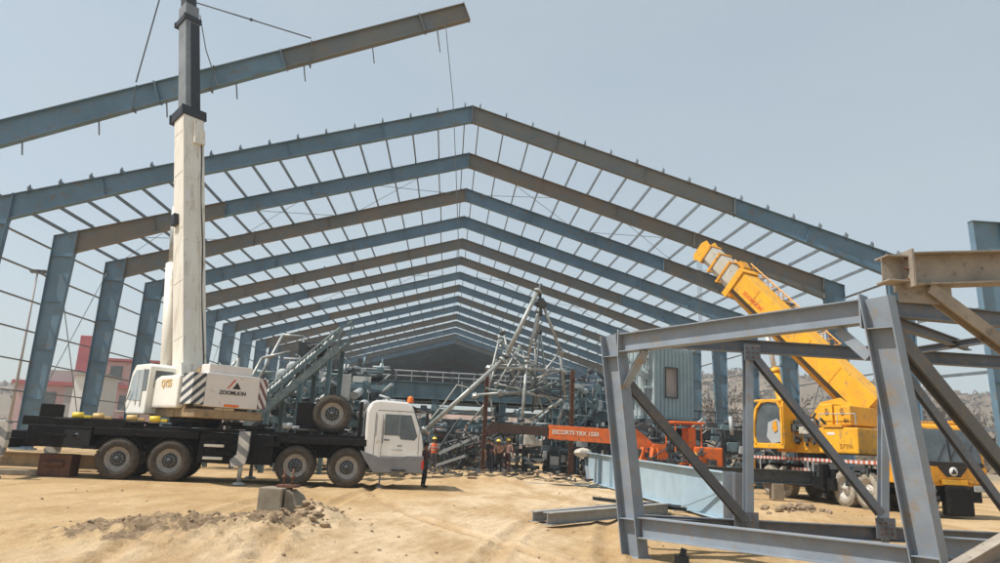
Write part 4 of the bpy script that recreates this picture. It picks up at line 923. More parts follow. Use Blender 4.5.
# nearer tan beam with a riser, leaving the picture at the right
nf = thing('steel_bracket_frame', 'dusty tan steel beam with end plate and raking brace at the right edge', 'steel frame', (6.6, 6.2, 0)); O3 = V((6.6, 6.2, 0))
b = MB(); a_ = at(905, 271, 6.0); z_ = at(1080, 266, 6.2); b.ibeam(a_-O3, z_-O3, .30, .24, (0, 0, 1), .014, .010); b.build('beam', 'cream', nf)
b = MB(); b.bar(a_-O3-V((.012, 0, .17)), a_-O3-V((.012, 0, -.17)), .02, .30, (0, 1, 0)); b.build('end_plate', 'cream', nf)
b = MB(); b.ibeam(a_-O3-V((.22, 0, 0)), a_-O3-V((.03, 0, 0)), .24, .20, (0, 0, 1), .014, .01); b.build('stub', 'cream', nf)
b = MB(); b.ibeam(at(925, 288, 6.0)-O3, at(1060, 388, 6.2)-O3, .13, .11, (0, 1, 0), .012, .01); b.build('brace', 'cream', nf)
b = MB(); b.box(at(925, 295, 6.0)-O3, (.5, .014, .16)); b.build('gusset_plate', 'cream', nf)
b = MB(); q = at(1075, 262, 6.2); b.ibeam(V((q.x+.15, q.y, 0))-O3, V((q.x+.15, q.y, 3.7))-O3, .25, .25, (1, 0, 0), .014, .01); b.build('post', 'cream', nf)
o = MB(); p0 = at(955, 575, 6.4); p1 = at(1090, 495, 6.9); c0 = (p0+p1)/2; c0.z = 0
o.ibeam(p0-c0, p1-c0, .16, .14, (0, 0, 1), .012, .01)
ang = o.build('loose_brace', 'cream'); ang.location = c0; tag(ang, 'cream coloured steel brace slanting out of the lower right corner', 'steel brace')

# ------------------------------------------------------------------ pale blue girder on the ground
gd = thing('plate_girder', 'pale blue tapered plate girder lying on its edge behind the foreground frame', 'girder', (7.1, 27, 0)); O4 = V((7.1, 27, 0))
def GP(y, z, dx=0): return V((7.1+dx+(y-18.3)*.0, y, z))-O4
b = MB(); A = [(18.0, .10), (35.6, .10), (36.6, 1.42), (28.6, 1.32), (18.0, 1.22)]
b.prism([GP(y, z, -.008) for y, z in A], (.016, 0, 0)); b.build('web', 'pale', gd)
b = MB(); b.bar(GP(18.0, 1.235), GP(28.6, 1.335), .30, .025); b.bar(GP(28.6, 1.335), GP(36.6, 1.435), .30, .025); b.build('top_flange', 'pale', gd)
b = MB(); b.bar(GP(18.0, .08), GP(35.6, .08), .30, .025); b.build('bottom_flange', 'pale', gd)
b = MB(); b.bar(GP(17.98, .05), GP(17.98, 1.27), .34, .03, (0, 1, 0)); b.build('end_plate', 'steel', gd)
b = MB(); b.bar(GP(35.65, .05), GP(36.65, 1.47), .34, .03, (0, 1, 0)); b.build('end_plate', 'steel', gd)
b = MB()
for y in (30.8, 33.2): b.bar(GP(y, .10, -.08), GP(y, 1.30+(y-28.6)*.012, -.08), .12, .012, (0, 1, 0))
b.build('stiffener', 'pale', gd)
b = MB(); b.bar(GP(21.5, -.0, -.35), GP(18.4, .78, -.06), .06, .06); b.build('prop', 'pale', gd)
b = MB(); b.bar(GP(17.7, .0, .2), GP(17.7, 1.25, .2), .42, .20, (0, 1, 0), bev=.01); bst = b.build('bearing_block', 'steel_dark', gd)
# two grey beams lying on the sand, with a flat piece and offcuts
def ground_beam(p0, p1, h, w_, label, m='steel_dark', name='steel_beam', z=.0, cat='beam'):
    p0 = V(p0); p1 = V(p1); c_ = (p0+p1)/2; c_.z = 0; b = MB(); b.ibeam(p0-c_+V((0, 0, h/2+z)), p1-c_+V((0, 0, h/2+z)), h, w_, (0, 0, 1), .016, .012)
    for q in (p0, p1): b.box(q-c_+V((0, 0, h/2+z)), (.02, .02, h)); 
    o = b.build(name, m); o.location = c_; return tag(o, label, cat)
M['flatgrey'] = mat('bare_grey_steel', (.34, .34, .33), (.25, .25, .245), 3, .5, 0, .05, 30, (.35, .28, .2), .15)
ground_beam((2.25, 15.9, .0), (6.2, 20.2, .0), .26, .24, 'grey steel beam lying on the sand, the nearer of two', 'flatgrey', z=.03)
ground_beam((2.02, 16.6, .0), (6.0, 21.3, .0), .22, .20, 'grey steel beam lying on the sand just behind a thicker one', 'flatgrey', z=.02)
for (a, c_, lb) in (((4.6, 22.6, 0), (6.6, 19.8, 0), 'dark steel angle on the sand crossing the ends of the grey beams'), ((5.6, 21.4, 0), (6.7, 20.6, 0), 'short dark steel offcut beside the pale blue girder')):
    ground_beam(a, c_, .10, .12, lb, 'rackdark', 'steel_offcut', .12, 'offcut')
ground_beam((3.4, 31.6, 0), (6.9, 30.9, 0), .10, .14, 'thin blue steel section lying flat on the sand near the girder tip', 'rackblue', 'steel_offcut', .0, 'offcut')
ground_beam((3.0, 33.2, 0), (6.7, 32.0, 0), .10, .14, 'thin blue steel section lying behind another near the girder tip', 'rackblue', 'steel_offcut', .0, 'offcut')
b = MB(); b.box((0, 0, .15), (.07, .35, .3)); b.bar((0, 0, .3), (.25, .1, .7), .06, .06); o = b.build('wooden_peg', 'rust'); o.location = (4.9, 20.2, 0); tag(o, 'small rusty prop standing by the grey beams', 'peg')
b = MB(); b.box((0, 0, .07), (.2, .14, .14), bev=.02); b.tube((0, 0, .1), (.04, 0, .24), .05, 8); o = b.build('loose_clamp', 'rackdark'); o.location = (3.72, 11.4, 0); tag(o, 'small dark metal clamp lying below the lower beam of the foreground frame', 'clamp')

# ------------------------------------------------------------------ concrete footing
cf = thing('concrete_footing', 'broken concrete footing with bolts sticking up among dug-up soil', 'footing', (-3.22, 14.5, .14), -.2)
b = MB(); b.box((0, 0, .20), (.48, .5, .66), bev=.025); b.hexa([(.28, -.2, 0), (.7, -.1, -.1), (.75, .45, -.1), (.28, .28, 0), (.28, -.2, .5), (.38, -.1, .42), (.42, .35, .4), (.28, .28, .5)]); b.build('block', 'concrete', cf)
for dx in (.10, .27):
    b = MB(); b.tube((dx, .1, .5), (dx, .1, .88), .022, 8); b.lathe((dx, .1, .70), (0, 0, 1), [(0, .02), (0, .05), (.05, .05), (.05, .02)], 6); b.build('anchor_bolt', 'rust', cf)
b = MB(); b.box((.2, .1, .56), (.36, .3, .05)); b.build('base_plate', 'rust', cf)

# ------------------------------------------------------------------ background plant: pipe rack, conveyor, module, lattice cluster
def member(b, p, q, r=.06, n=6): b.tube(p, q, r, n)
rk = thing('pipe_rack', 'long blue-green steel pipe rack with railed walkway crossing the building', 'pipe rack', (1.5, 46, 0)); O5 = V((1.5, 46, 0))
b = MB()
for y in (46, 49.5):
    b.ibeam(V((-9.5, y, 4.75))-O5, V((11.5, y, 4.75))-O5, 1.05, .4, tf=.04, tw=.02)
    for i in range(16): b.bar(V((-9+i*1.35, y-.0, 4.3))-O5, V((-9+i*1.35, y, 5.2))-O5, .02, .34, (0, 1, 0))
b.build('walkway_girder', 'rackblue', rk)
b = MB()
for y in (45.8, 49.8): b.ibeam(V((-5, y, 2.65))-O5, V((11, y, 2.65))-O5, .75, .35, tf=.03)
b.build('lower_girder', 'rackblue', rk)
for x in (-8.8, -4.6, -.9, 3.4, 7.4, 11.2):
    b = MB()
    for y in (46, 49.5): b.ibeam(V((x, y, 0))-O5, V((x, y, 4.2))-O5, .42, .4, (1, 0, 0), tf=.03)
    b.bar(V((x, 46.2, .5))-O5, V((x, 49.3, 4.0))-O5, .15, .15); b.build('trestle', 'rackblue', rk)
b = MB(); b.box(V((1, 47.75, 5.30))-O5, (21, 3.6, .06)); b.build('walkway_floor', 'rackdark', rk)
b = MB()
for z in (5.62, 5.95): b.tube(V((-9.5, 45.95, z))-O5, V((11.5, 45.95, z))-O5, .03, 5); b.tube(V((-9.5, 49.6, z+.3))-O5, V((11.5, 49.6, z+.3))-O5, .03, 5)
for i in range(22): b.tube(V((-9.5+i, 45.95, 5.3))-O5, V((-9.5+i, 45.95, 5.97))-O5, .03, 5)
b.build('railing', 'panel', rk)
b = MB()
for z, y, r in ((3.5, 46.6, .16), (3.55, 47.4, .12), (1.9, 46.4, .14)): b.tube(V((-9, y, z))-O5, V((11, y, z))-O5, r, 10)
b.build('pipe', 'pipe', rk)
b = MB()
for i in range(38):
    x = random.uniform(-9, 11); z = random.choice((random.uniform(.4, 2.2), random.uniform(3, 4.2), random.uniform(5.3, 6.0)))
    b.box(V((x, random.uniform(45.4, 46), z))-O5, (random.uniform(.15, .7), .3, random.uniform(.12, .5)), bev=.02)
tag(b.build('fittings', 'rackdark', rk), kind='stuff')
b = MB(); b.bar(at(462, 402, 46)-O5-V((0, .25, 0)), at(462, 382, 46)-O5-V((0, .25, 0)), .06, .06); b.build('rail_post', 'panel', rk)
# dark roller beds standing on the floor in front of it
def roller_bed(x0, x1, y, label):
    t = thing('roller_bed', label, 'roller bed', ((x0+x1)/2, y, 0), 0, 'dark roller beds under the pipe rack'); L_ = (x1-x0)/2
    b = MB(); b.bar((-L_, -.5, 1.30), (L_, -.5, 1.30), .12, .26); b.bar((-L_, .5, 1.30), (L_, .5, 1.30), .12, .26); b.bar((-L_, -.55, .42), (L_, -.55, .42), .1, .2)
    n = int(L_*2/.8)
    for i in range(n): b.tube((-L_+(i+.5)*.8, -.5, 1.42), (-L_+(i+.5)*.8, .5, 1.42), .13, 8)
    b.build('bed', 'rackdark', t)
    for i in range(max(2, int(L_*2/1.7))):
        b = MB(); x = -L_+.3+i*1.7
        for yy in (-.5, .5): b.bar((x, yy, 0), (x, yy, 1.2), .24, .2)
        b.bar((x, -.4, .3), (x, .4, 1.1), .08, .08); b.build('leg', 'rackdark', t)
    b = MB()
    for i in range(int(L_*2/.55)): b.box((-L_+.2+i*.55, -.62, .28), (.22, .14, .24), bev=.02)
    tag(b.build('chocks', 'rackdark', t), kind='stuff')
roller_bed(2.6, 5.4, 42.6, 'dark roller bed table left of the rusty post'); roller_bed(5.6, 8.6, 42.9, 'dark roller bed table right of the rusty post'); roller_bed(-1.2, 2.2, 43.5, 'dark roller bed table behind the group of workers'); roller_bed(-5.5, -1.6, 43.2, 'dark roller bed table behind the white truck cab')
# pale pipes bundle lying at the back
b = MB()
for i in range(5): b.tube((-3.6, i*.3, .75+.12*(i % 2)), (3.0, i*.3+.2, .72+.1*(i % 2)), .15, 10)
o = b.build('pipe_bundle', 'pipe'); o.location = (-.6, 44.8, .0); tag(o, 'bundle of pale pipes stacked beneath the pipe rack', 'pipes')
b = MB(); b.box((0, 0, .35), (6, 1, .5), bev=.05); o = b.build('timber_stack', 'tan'); o.location = (-.6, 45.3, 0); tag(o, 'low tan timber stack under the bundle of pale pipes', 'timber')
# bent frames in front of it
bf = thing('scaffold_trestle', 'tangle of dark scaffold legs and slanting bars beside the workers', 'scaffold', (.6, 39.5, 0)); random.seed(5)
b = MB()
for i in range(26):
    p = V((random.uniform(-1.6, 1.6), random.uniform(-.6, .6), random.uniform(0, 1.4))); q = p+V((random.uniform(-1.2, 1.2), random.uniform(-.3, .3), random.uniform(.3, 1.5))); b.tube(p, q, random.choice((.035, .05, .07)), 6)
for x in (-1.5, -.7, .2, 1.2): b.tube((x, 0, 0), (x+.1, 0, 1.8), .06, 6)
b.tube((-1.7, 0, 1.2), (1.6, 0, 2.3), .08, 6); b.tube((-1.6, .2, .9), (1.9, .2, 1.9), .06, 6); b.build('frame_bars', 'rackdark', bf)
b = MB(); b.bar((-1.0, -.5, 1.0), (1.0, -.5, 2.0), .10, .16); b.bar((-1.2, -.6, .35), (.4, -.6, .95), .12, .14); b.build('cross_bar', 'panel', bf)
# tall rusty posts
for px, pt, pb, s in ((484, 370, 462, 'left of the lattice cluster'), (571, 370, 476, 'right of the lattice cluster')):
    p = at(px, 440, 38.5); zt = at(px, pt, 38.5).z
    b = MB(); b.ibeam((0, 0, 0), (0, 0, zt), .22, .2, (1, 0, 0), .03, .03)
    for i in range(7): b.box((0, -.1, .5+i*.8), (.26, .04, .06))
    o = b.build('rusty_post', 'rust'); o.location = (p.x, 38.5, 0); tag(o, 'tall rusty steel post ' + s, 'post')
# silver lattice cluster (erected pipe tripod)
tp = thing('pipe_tripod', 'tall tripod of silver pipes with jointed collars in the middle of the site', 'tripod', (3.6, 38.5, 0)); O6 = V((3.6, 38.5, 0))
ap = at(540, 290, 38.5)
def tpipe(name, pts, r=.09, m='pipe', knots=True):
    b = MB()
    for a, c_ in zip(pts, pts[1:]):
        b.tube(a-O6, c_-O6, r, 10)
        if knots: b.tube(lerp(a, c_, .02)-O6, lerp(a, c_, .045)-O6, r*1.9, 10); b.tube(lerp(a, c_, .955)-O6, lerp(a, c_, .98)-O6, r*1.9, 10)
    return b.build(name, m, tp)
G = lambda px, Y: V((at(px, 440, Y).x, Y, 0))
tpipe('main_strut', [at(422, 433, 37), at(505, 358, 37.8), ap+V((-.1, -.3, .0))], .12)
tpipe('leg', [ap+V((.05, 0, -.7)), at(527, 360, 38), at(521, 430, 37.6)], .085); tpipe('leg', [ap+V((.1, 0, -.6)), at(560, 350, 39), at(565, 398, 39.5)], .085); tpipe('leg', [ap+V((.1, .3, -.7)), at(535, 345, 40), at(536, 410, 41)], .07)
tpipe('ring_beam', [at(490, 367, 37.8), at(528, 369, 37.9), at(563, 371, 39.2)], .08)
tpipe('ring_beam', [at(475, 395, 38.4), at(520, 392, 38), at(562, 400, 39.5)], .07); tpipe('ring_beam', [at(563, 371, 39.2), at(545, 366, 41), at(500, 365, 41)], .06)
for a, c_ in (((500, 335), (480, 420)), ((500, 345), (520, 392)), ((486, 405), (520, 345)), ((548, 370), (530, 392)), ((503, 330), (512, 372)), ((495, 392), (468, 425)), ((530, 420), (562, 400)), ((512, 350), (545, 372)), ((497, 360), (488, 392)), ((520, 372), (505, 392)), ((560, 352), (527, 392))):
    tpipe('diagonal', [at(*a, 38.4+random.uniform(-.5, 1.5)), at(*c_, 38.4+random.uniform(-.5, 1.5))], .055)
random.seed(61)
for i in range(22):
    pa = random.choice(((500, 340), (520, 345), (527, 365), (495, 367), (560, 371), (540, 330), (521, 395), (562, 398))); pb_ = (random.uniform(478, 566), random.uniform(372, 425))
    tpipe('diagonal', [at(*pa, random.uniform(38, 40.5)), at(*pb_, random.uniform(38, 40.5))], random.choice((.035, .045, .06)), random.choice(('pipe', 'rackpale', 'rackdark')), knots=i % 2 == 0)
tpipe('stub_leg', [at(565, 398, 39.5), at(558, 425, 39.5)], .06); tpipe('stub_leg', [at(490, 395, 38.4), at(493, 418, 38.4)], .06)
b = MB(); b.ball(ap-O6+V((.05, 0, -.75)), .32, 2, None, .25); b.ball(ap-O6+V((0, 0, -1.3)), .22, 2, None, .3); b.tube(ap-O6+V((0, 0, -.4)), ap-O6+V((.02, 0, .35)), .1, 8); b.build('apex_joint', 'rackdark', tp)
for px, py, Y in ((502, 333, 38.6), (520, 300+68, 38), (561, 352, 39), (505, 357, 37.8), (489, 368, 37.8), (563, 372, 39.2), (500, 393, 38.2), (521, 420, 37.7), (475, 396, 38.4), (537, 392, 38.2)):
    b = MB(); c_ = at(px, py, Y)-O6; b.ball(c_, .17, 2, None, .2); b.box(c_+V((.12, -.1, .0)), (.16, .2, .12), bev=.02); b.build('joint', random.choice(('pipe', 'rackdark')), tp)
b = MB()
for a, c_ in (((445, 402), (457, 385)), ((457, 385), (470, 388)), ((430, 420), (447, 400))): b.tube(at(*a, 36.9)-O6, at(*c_, 36.9)-O6, .04, 6)
b.build('hand_loop', 'pipe', tp)
# guard rail posts on the rack platform right
# green module on a stand
md = thing('equipment_module', 'green-grey corrugated equipment cabin with a square opening raised on dark steelwork', 'module', (11.9, 42, 0)); O7 = V((11.9, 42, 0))
mc = at(655, 416, 40); ml = at(617, 409, 43.5); mr = at(693, 418, 41.2); zt = 7.5; zb = mc.z
def wallpanel(name, p, q, m, n, amp=.07, hole=None, ztop=zt):
    b = MB(); p = V(p); q = V(q); d = (q-p); d.z = 0; u = d.normalized(); nn = V((u.y, -u.x, 0)); Lw = d.length
    for i in range(n):
        a = Lw*i/n; c_ = Lw*(i+1)/n; off = amp if i % 2 else 0
        zs = [(zb, ztop)]
        if hole and a < hole[1] and c_ > hole[0]: zs = [(zb, hole[2]), (hole[3], ztop)]
        for z0, z1 in zs:
            P_ = [p+u*a+nn*off, p+u*c_+nn*off, p+u*c_+nn*(off-.05), p+u*a+nn*(off-.05)]
            b.hexa([V((v.x, v.y, z0))-O7 for v in P_]+[V((v.x, v.y, z1))-O7 for v in P_])
    return b.build(name, m, md), u, nn
fr, u1, n1 = wallpanel('front_wall', mc, mr, 'contgreen', 20, .045, (.72, 1.58, zb+1.15, zb+2.75)); lf, u2, n2 = wallpanel('side_wall', ml, mc, 'contpale', 18, .05)
bk = ml+(mr-mc); wallpanel('back_wall', mr, bk, 'contgreen', 20); wallpanel('back_wall', bk, ml, 'contgreen', 20)
b = MB(); P4 = [mc, mr, bk, ml]
b.hexa([V((v.x, v.y, zt))-O7 for v in P4]+[V((v.x, v.y, zt+.08))-O7 for v in P4]); b.build('roof', 'contgreen', md); b = MB(); b.hexa([V((v.x, v.y, zb-.12))-O7 for v in P4]+[V((v.x, v.y, zb-.01))-O7 for v in P4]); b.build('floor', 'contgreen', md)
b = MB()
for t_, z0, z1 in ((.70, zb+1.1, zb+2.8), (1.60, zb+1.1, zb+2.8)): q = V((mc.x, mc.y, 0))+u1*t_+n1*.10; b.bar(V((q.x, q.y, z0))-O7, V((q.x, q.y, z1))-O7, .06, .08)
for z0 in (zb+1.1, zb+2.8): q = V((mc.x, mc.y, 0))+n1*.10; b.bar(V((q.x, q.y, z0))+u1*.67-O7, V((q.x, q.y, z0))+u1*1.63-O7, .08, .06)
b.build('window_frame', 'rackdark', md)
q = V((mc.x, mc.y, 0))-n1*.1; b = MB(); b.bar(V((q.x, q.y, zb+1.95))+u1*.6-O7, V((q.x, q.y, zb+1.95))+u1*1.7-O7, .05, 1.8); b.build('inner_panel', 'opening', md)
b = MB()
for i in range(26): v = V((ml.x, ml.y, 0))+u2*random.uniform(.2, 3.6)+n2*random.uniform(.1, .35); b.box(V((v.x, v.y, random.uniform(zb+.2, zt-.2)))-O7, (random.uniform(.1, .4), .2, random.uniform(.1, .5)), bev=.02)
tag(b.build('wall_fittings', 'contpale', md), kind='stuff')
b = MB()
for i in range(18): v = lerp(P4[random.randrange(4)], P4[2], random.random()); b.tube(V((v.x, v.y, zt))-O7, V((v.x+random.uniform(-.4, .4), v.y, zt+random.uniform(.1, .5)))-O7, .05, 6)
tag(b.build('roof_fittings', 'contpale', md), kind='stuff')
b = MB()
for v in P4: b.ibeam(V((v.x, v.y, 0))-O7, V((v.x, v.y, zb-.15))-O7, .3, .3, (1, 0, 0), .03)
for i in range(4): a, c_ = P4[i], P4[(i+1) % 4]; b.bar(V((a.x, a.y, zb-.35))-O7, V((c_.x, c_.y, zb-.35))-O7, .25, .4); b.bar(V((a.x, a.y, .4))-O7, V((c_.x, c_.y, zb-.6))-O7, .12, .12)
b.build('stand', 'rackdark', md)
# dark platform right of the module (seen through the foreground frame)
def platform(name, label, cat, x0, x1, y, z, depth=3.5, seed=1, m='rackblue', rails=True, dense=18):
    random.seed(seed); t = thing(name, label, cat, ((x0+x1)/2, y, 0)); L_ = (x1-x0)/2
    b = MB(); 
    for yy in (0, depth): b.ibeam((-L_, yy, z-.3), (L_, yy, z-.3), .6, .3, tf=.03)
    b.build('platform_girder', m, t); b = MB(); b.box((0, depth/2, z+.03), (2*L_, depth, .06)); b.build('platform_floor', 'rackdark', t)
    n = max(2, int(L_*2/2.6))
    for i in range(n+1):
        x = -L_+.2+i*(2*L_-.4)/n
        for yy in (0, depth): b = MB(); b.ibeam((x, yy, 0), (x, yy, z-.6), .3, .3, (1, 0, 0), .03); b.build('platform_column', m, t)
    if rails:
        b = MB()
        for zz in (z+.55, z+1.05): b.tube((-L_, 0, zz), (L_, 0, zz), .03, 5)
        for i in range(int(L_*2/1.0)+1): b.tube((-L_+i*1.0, 0, z), (-L_+i*1.0, 0, z+1.05), .03, 5)
        b.build('railing', m, t)
    b = MB()
    for i in range(dense):
        x = random.uniform(-L_, L_); zz = random.uniform(.3, z-.4)
        if random.random() < .5: b.box((x, random.uniform(-.1, depth), zz), (random.uniform(.2, .9), .5, random.uniform(.2, .8)), bev=.03)
        else: b.tube((x, .3, zz), (x+random.uniform(-1, 1), .8, zz+random.uniform(-.6, .9)), random.uniform(.04, .12), 8)
    tag(b.build('pipework', 'rackdark', t), kind='stuff'); return t
platform('service_platform', 'dark steel service platform right of the green-grey cabin', 'platform', 14.2, 21.5, 43.0, 3.1, 3, 3, 'rackdark', True, 46)
platform('service_platform', 'blue-green steel platform with rails left of the green-grey cabin', 'platform', 6.2, 11.5, 46.0-2.6, 3.9, 2.0, 4, 'rackblue', True, 30)
platform('service_platform', 'blue-green platform crowded with machinery behind the white truck crane', 'platform', -12.5, -5.2, 39.0, 3.4, 4.0, 6, 'rackblue', True, 70)
for i, (x, y, hgt_, m, lb) in enumerate(((15.1, 39.8, 1.5, 'rackblue', 'square blue machine base beside the orange crane'), (13.8, 38.6, 1.0, 'panel', 'pale grey pump block behind the orange crane canopy'), (17.0, 39.2, 1.2, 'rackblue', 'blue-grey valve box left of the yellow crane'))):
    b = MB(); b.box((0, 0, hgt_*.35), (1.4, 1.2, hgt_*.7), bev=.05); b.box((0, 0, hgt_*.85), (.9, .8, hgt_*.3), bev=.05); b.tube((-.9, 0, hgt_*.5), (.9, 0, hgt_*.5), .16, 12)
    o = b.build('machine_base', m); o.location = (x, y, 0); tag(o, lb, 'machine')
b = MB(); b.ibeam((0, 0, 0), (7.8, -.9, .0), .55, .3, tf=.03); o = b.build('steel_beam', 'rackdark'); o.location = (10.2, 29.4, .9); tag(o, 'dark steel beam set level behind the pale blue girder', 'beam')
for x_, y_ in ((10.8, 29.3), (13.4, 29.0)):
    b = MB(); b.box((0, 0, .31), (.45, .4, .62), bev=.02); o = b.build('support_block', 'concrete'); o.location = (x_, y_, 0); tag(o, 'concrete support block under the %s end of the dark level beam' % ('left' if x_ < 12 else 'right'), 'block')
# machinery cluster + conveyor
cv = thing('inclined_conveyor', 'inclined pale steel stair conveyor rising behind the white truck crane', 'conveyor', (-7, 32, 0)); O8 = V((-7, 32, 0))
a_ = at(243, 428, 31.5); z_ = at(338, 348, 32.5); off = V((.3, 1.4, .55))
for o_ in (V((0, 0, 0)), off):
    b = MB(); b.bar(a_+o_-O8, z_+o_-O8, .10, .30); b.build('stringer', 'rackpale', cv)
for dz, dy in ((.42, .0), (.75, .5), (1.05, 1.0)):
    b = MB(); b.bar(a_+V((-.2, dy, dz))-O8, z_+V((-.2, dy, dz))-O8, .10, .14); b.build('stringer', 'rackblue', cv)
b = MB()
for i in range(26): t_ = i/26; b.tube(lerp(a_, z_, t_)+V((-.2, .0, .42))-O8, lerp(a_, z_, t_)+V((-.2, 1.0, 1.05))-O8, .07, 8)
b.build('rollers', 'pipe', cv)
b = MB()
for i in range(34): t_ = i/34; b.bar(lerp(a_, z_, t_)-O8, lerp(a_, z_, t_)+off-O8, .16, .04)
b.build('treads', 'rackpale', cv)
b = MB()
for o_ in (V((0, 0, .95)), off+V((0, 0, .95))):
    b.tube(a_+o_-O8, z_+o_-O8, .04, 6); b.tube(a_+o_-O8-V((0, 0, .45)), z_+o_-O8-V((0, 0, .45)), .03, 6)
    for i in range(9): q = lerp(a_, z_, i/8)+o_-O8; b.tube(q, q-V((0, 0, .95)), .035, 6)
b.build('handrail', 'rackpale', cv)
b = MB()
for t_ in (.25, .6, .92): q = lerp(a_, z_, t_); b.ibeam(V((q.x, q.y, 0))-O8, V((q.x, q.y, q.z-.15))-O8, .2, .2, (1, 0, 0), .02); b.ibeam(V((q.x+.3, q.y+1.4, 0))-O8, V((q.x+.3, q.y+1.4, q.z+.3))-O8, .2, .2, (1, 0, 0), .02)
b.build('support_leg', 'rackblue', cv)
b = MB()
for p_, q_ in (((252, 392), (283, 335)), ((296, 384), (304, 337)), ((240, 400), (262, 358)), ((262, 358), (290, 352)), ((283, 335), (304, 337)), ((262, 420), (300, 372)), ((228, 372), (238, 358)), ((238, 358), (238, 395))):
    b.tube(at(*p_, 33.5)-O8, at(*q_, 33.8)-O8, .07, 8)
b.build('upper_frame', 'pipe', cv)
b = MB(); b.lathe(at(319, 346, 33)-O8, (0, 0, -1), [(-.1, .1), (0, .55), (.25, .3), (.4, .1)], 16); b.box(at(312, 350, 33.4)-O8, (1.1, .8, .6), bev=.05); b.build('drive_hood', 'rackdark', cv)
mcx = thing('machinery_skid', 'cluttered grey machinery skid with pipes and motors behind the spare wheel', 'machinery', (-6.0, 35.5, 0)); random.seed(9); O9 = V((-6, 35.5, 0))
b = MB(); b.box((0, .5, 2.3), (6.4, .3, .3)); 
for x in (-3, -1.4, .4, 1.8, 3.1): b.ibeam((x, .4, 0), (x, .4, 4.4), .22, .2, (1, 0, 0), .02)
b.box((0, .5, 4.1), (6.4, .25, .25)); b.bar((-3, .5, .5), (0, .5, 4), .12, .12); b.bar((3, .5, .5), (0, .5, 4), .12, .12); b.build('skid_frame', 'rackblue', mcx)
b = MB()
for i in range(40):
    x = random.uniform(-3.4, 3.2); z = random.uniform(1.6, 4.8); r = random.uniform(.06, .22)
    if i % 3: b.tube((x, random.uniform(-.5, .8), z), (x+random.uniform(-.9, .9), random.uniform(-.5, .8), z+random.uniform(-.7, .7)), r, 10)
    else: b.lathe((x, -.3, z), (0, -1, 0), [(-.3, .05), (-.3, r*1.4), (.2, r*1.4), (.3, r), (.3, .01)], 14)
tag(b.build('pipework', 'panel', mcx), kind='stuff')
b = MB()
for i in range(34): b.box((random.uniform(-3.4, 3.2), random.uniform(-.2, 1.2), random.uniform(1.4, 4.9)), (random.uniform(.15, .9), random.uniform(.2, .6), random.uniform(.1, .6)), bev=.02)
tag(b.build('motors', 'rackdark', mcx), kind='stuff')
b = MB(); p_ = at(344, 386, 34.5); b.box((0, 0, 0), (.62, .12, 1.1), bev=.02); b.box((0, .0, -p_.z/2-.2), (.08, .08, p_.z-.7)); b.box((-.12, -.07, -.42), (.2, .02, .06)); o = b.build('control_panel', 'panel'); o.location = p_; tag(o, 'tall pale grey control panel standing above the spare wheel', 'control panel')
b = MB(); p_ = at(362, 379.5, 36); b.box((0, 0, 0), (.9, .05, .30), bev=.01); 
for s in (-.38, .38): b.tube((s, .05, -p_.z), (s, .05, 0), .03, 6)
o = b.build('site_board', 'sign'); o.location = p_; tag(o, 'small blank white board on posts right of the control panel', 'sign')
b = MB(); b.lathe((0, 0, 0), (0, 0, 1), [(0, .3), (.0, .3), (.9, .3), (.9, .01)], 18); o = b.build('drum', 'tripblue'); p_ = at(318, 430, 34); o.location = (p_.x, 34, 1.1); tag(o, 'blue drum among the machinery left of the spare wheel', 'drum')
# low beams and a crate behind the truck's rear
b = MB(); b.ibeam((-4, 0, .35), (3.0, .3, .35), .5, .3, tf=.03); b.ibeam((-4, .8, .25), (3.2, 1.1, .25), .4, .3, tf=.03); o = b.build('stacked_beams', 'tan'); o.location = (-13.5, 27.0, 0); tag(o, 'two brown beams lying on the ground behind the rear of the white crane', 'beams')
b = MB(); b.box((0, 0, .35), (1.0, .6, .7), bev=.03); b.tube((-.3, -.32, .4), (.3, -.32, .4), .1, 8); o = b.build('timber_block', 'rust'); o.location = (-12.4, 24.6, 0); tag(o, 'dark rusty packing block near the rear outrigger of the white crane', 'block')
b = MB(); b.box((0, 0, .08), (3.4, .22, .16), bev=.02); o = b.build('timber_plank', 'cream'); o.location = (-14.2, 24.2, 0); o.rotation_euler = (0, 0, .25); tag(o, 'pale timber plank lying at the left edge of the ground', 'plank')
# soil heap seen through the building
b = MB(); n = 40
for j in range(12):
    pass
vs = []; fs = []
for j in range(13):
    for i in range(61):
        x = -34+68*i/60; y = -9+18*j/12; z = 9.5*max(0, 1-(x/34)**2)**.8*max(0, 1-(y/9)**2)**.7*(1+.25*noise.noise(V((x*.15, y*.15, 2)))+.1*noise.noise(V((x*.6, y*.6, 2)))); vs.append((x, y, z))
for j in range(12):
    for i in range(60): a = j*61+i; fs.append((a, a+1, a+62, a+61))
me = bpy.data.meshes.new('soil_heap'); me.from_pydata(vs, [], fs); M['heap'] = mat('pinkish_soil', (.40, .29, .24), (.27, .20, .16), .25, .95, 0, .5, 3, detail=10); me.materials.append(M['heap'])
o = bpy.data.objects.new('soil_heap', me); COL.objects.link(o); o.location = (8, 202, 0); tag(o, 'long pinkish brown soil heap beyond the far end of the building', 'soil heap')

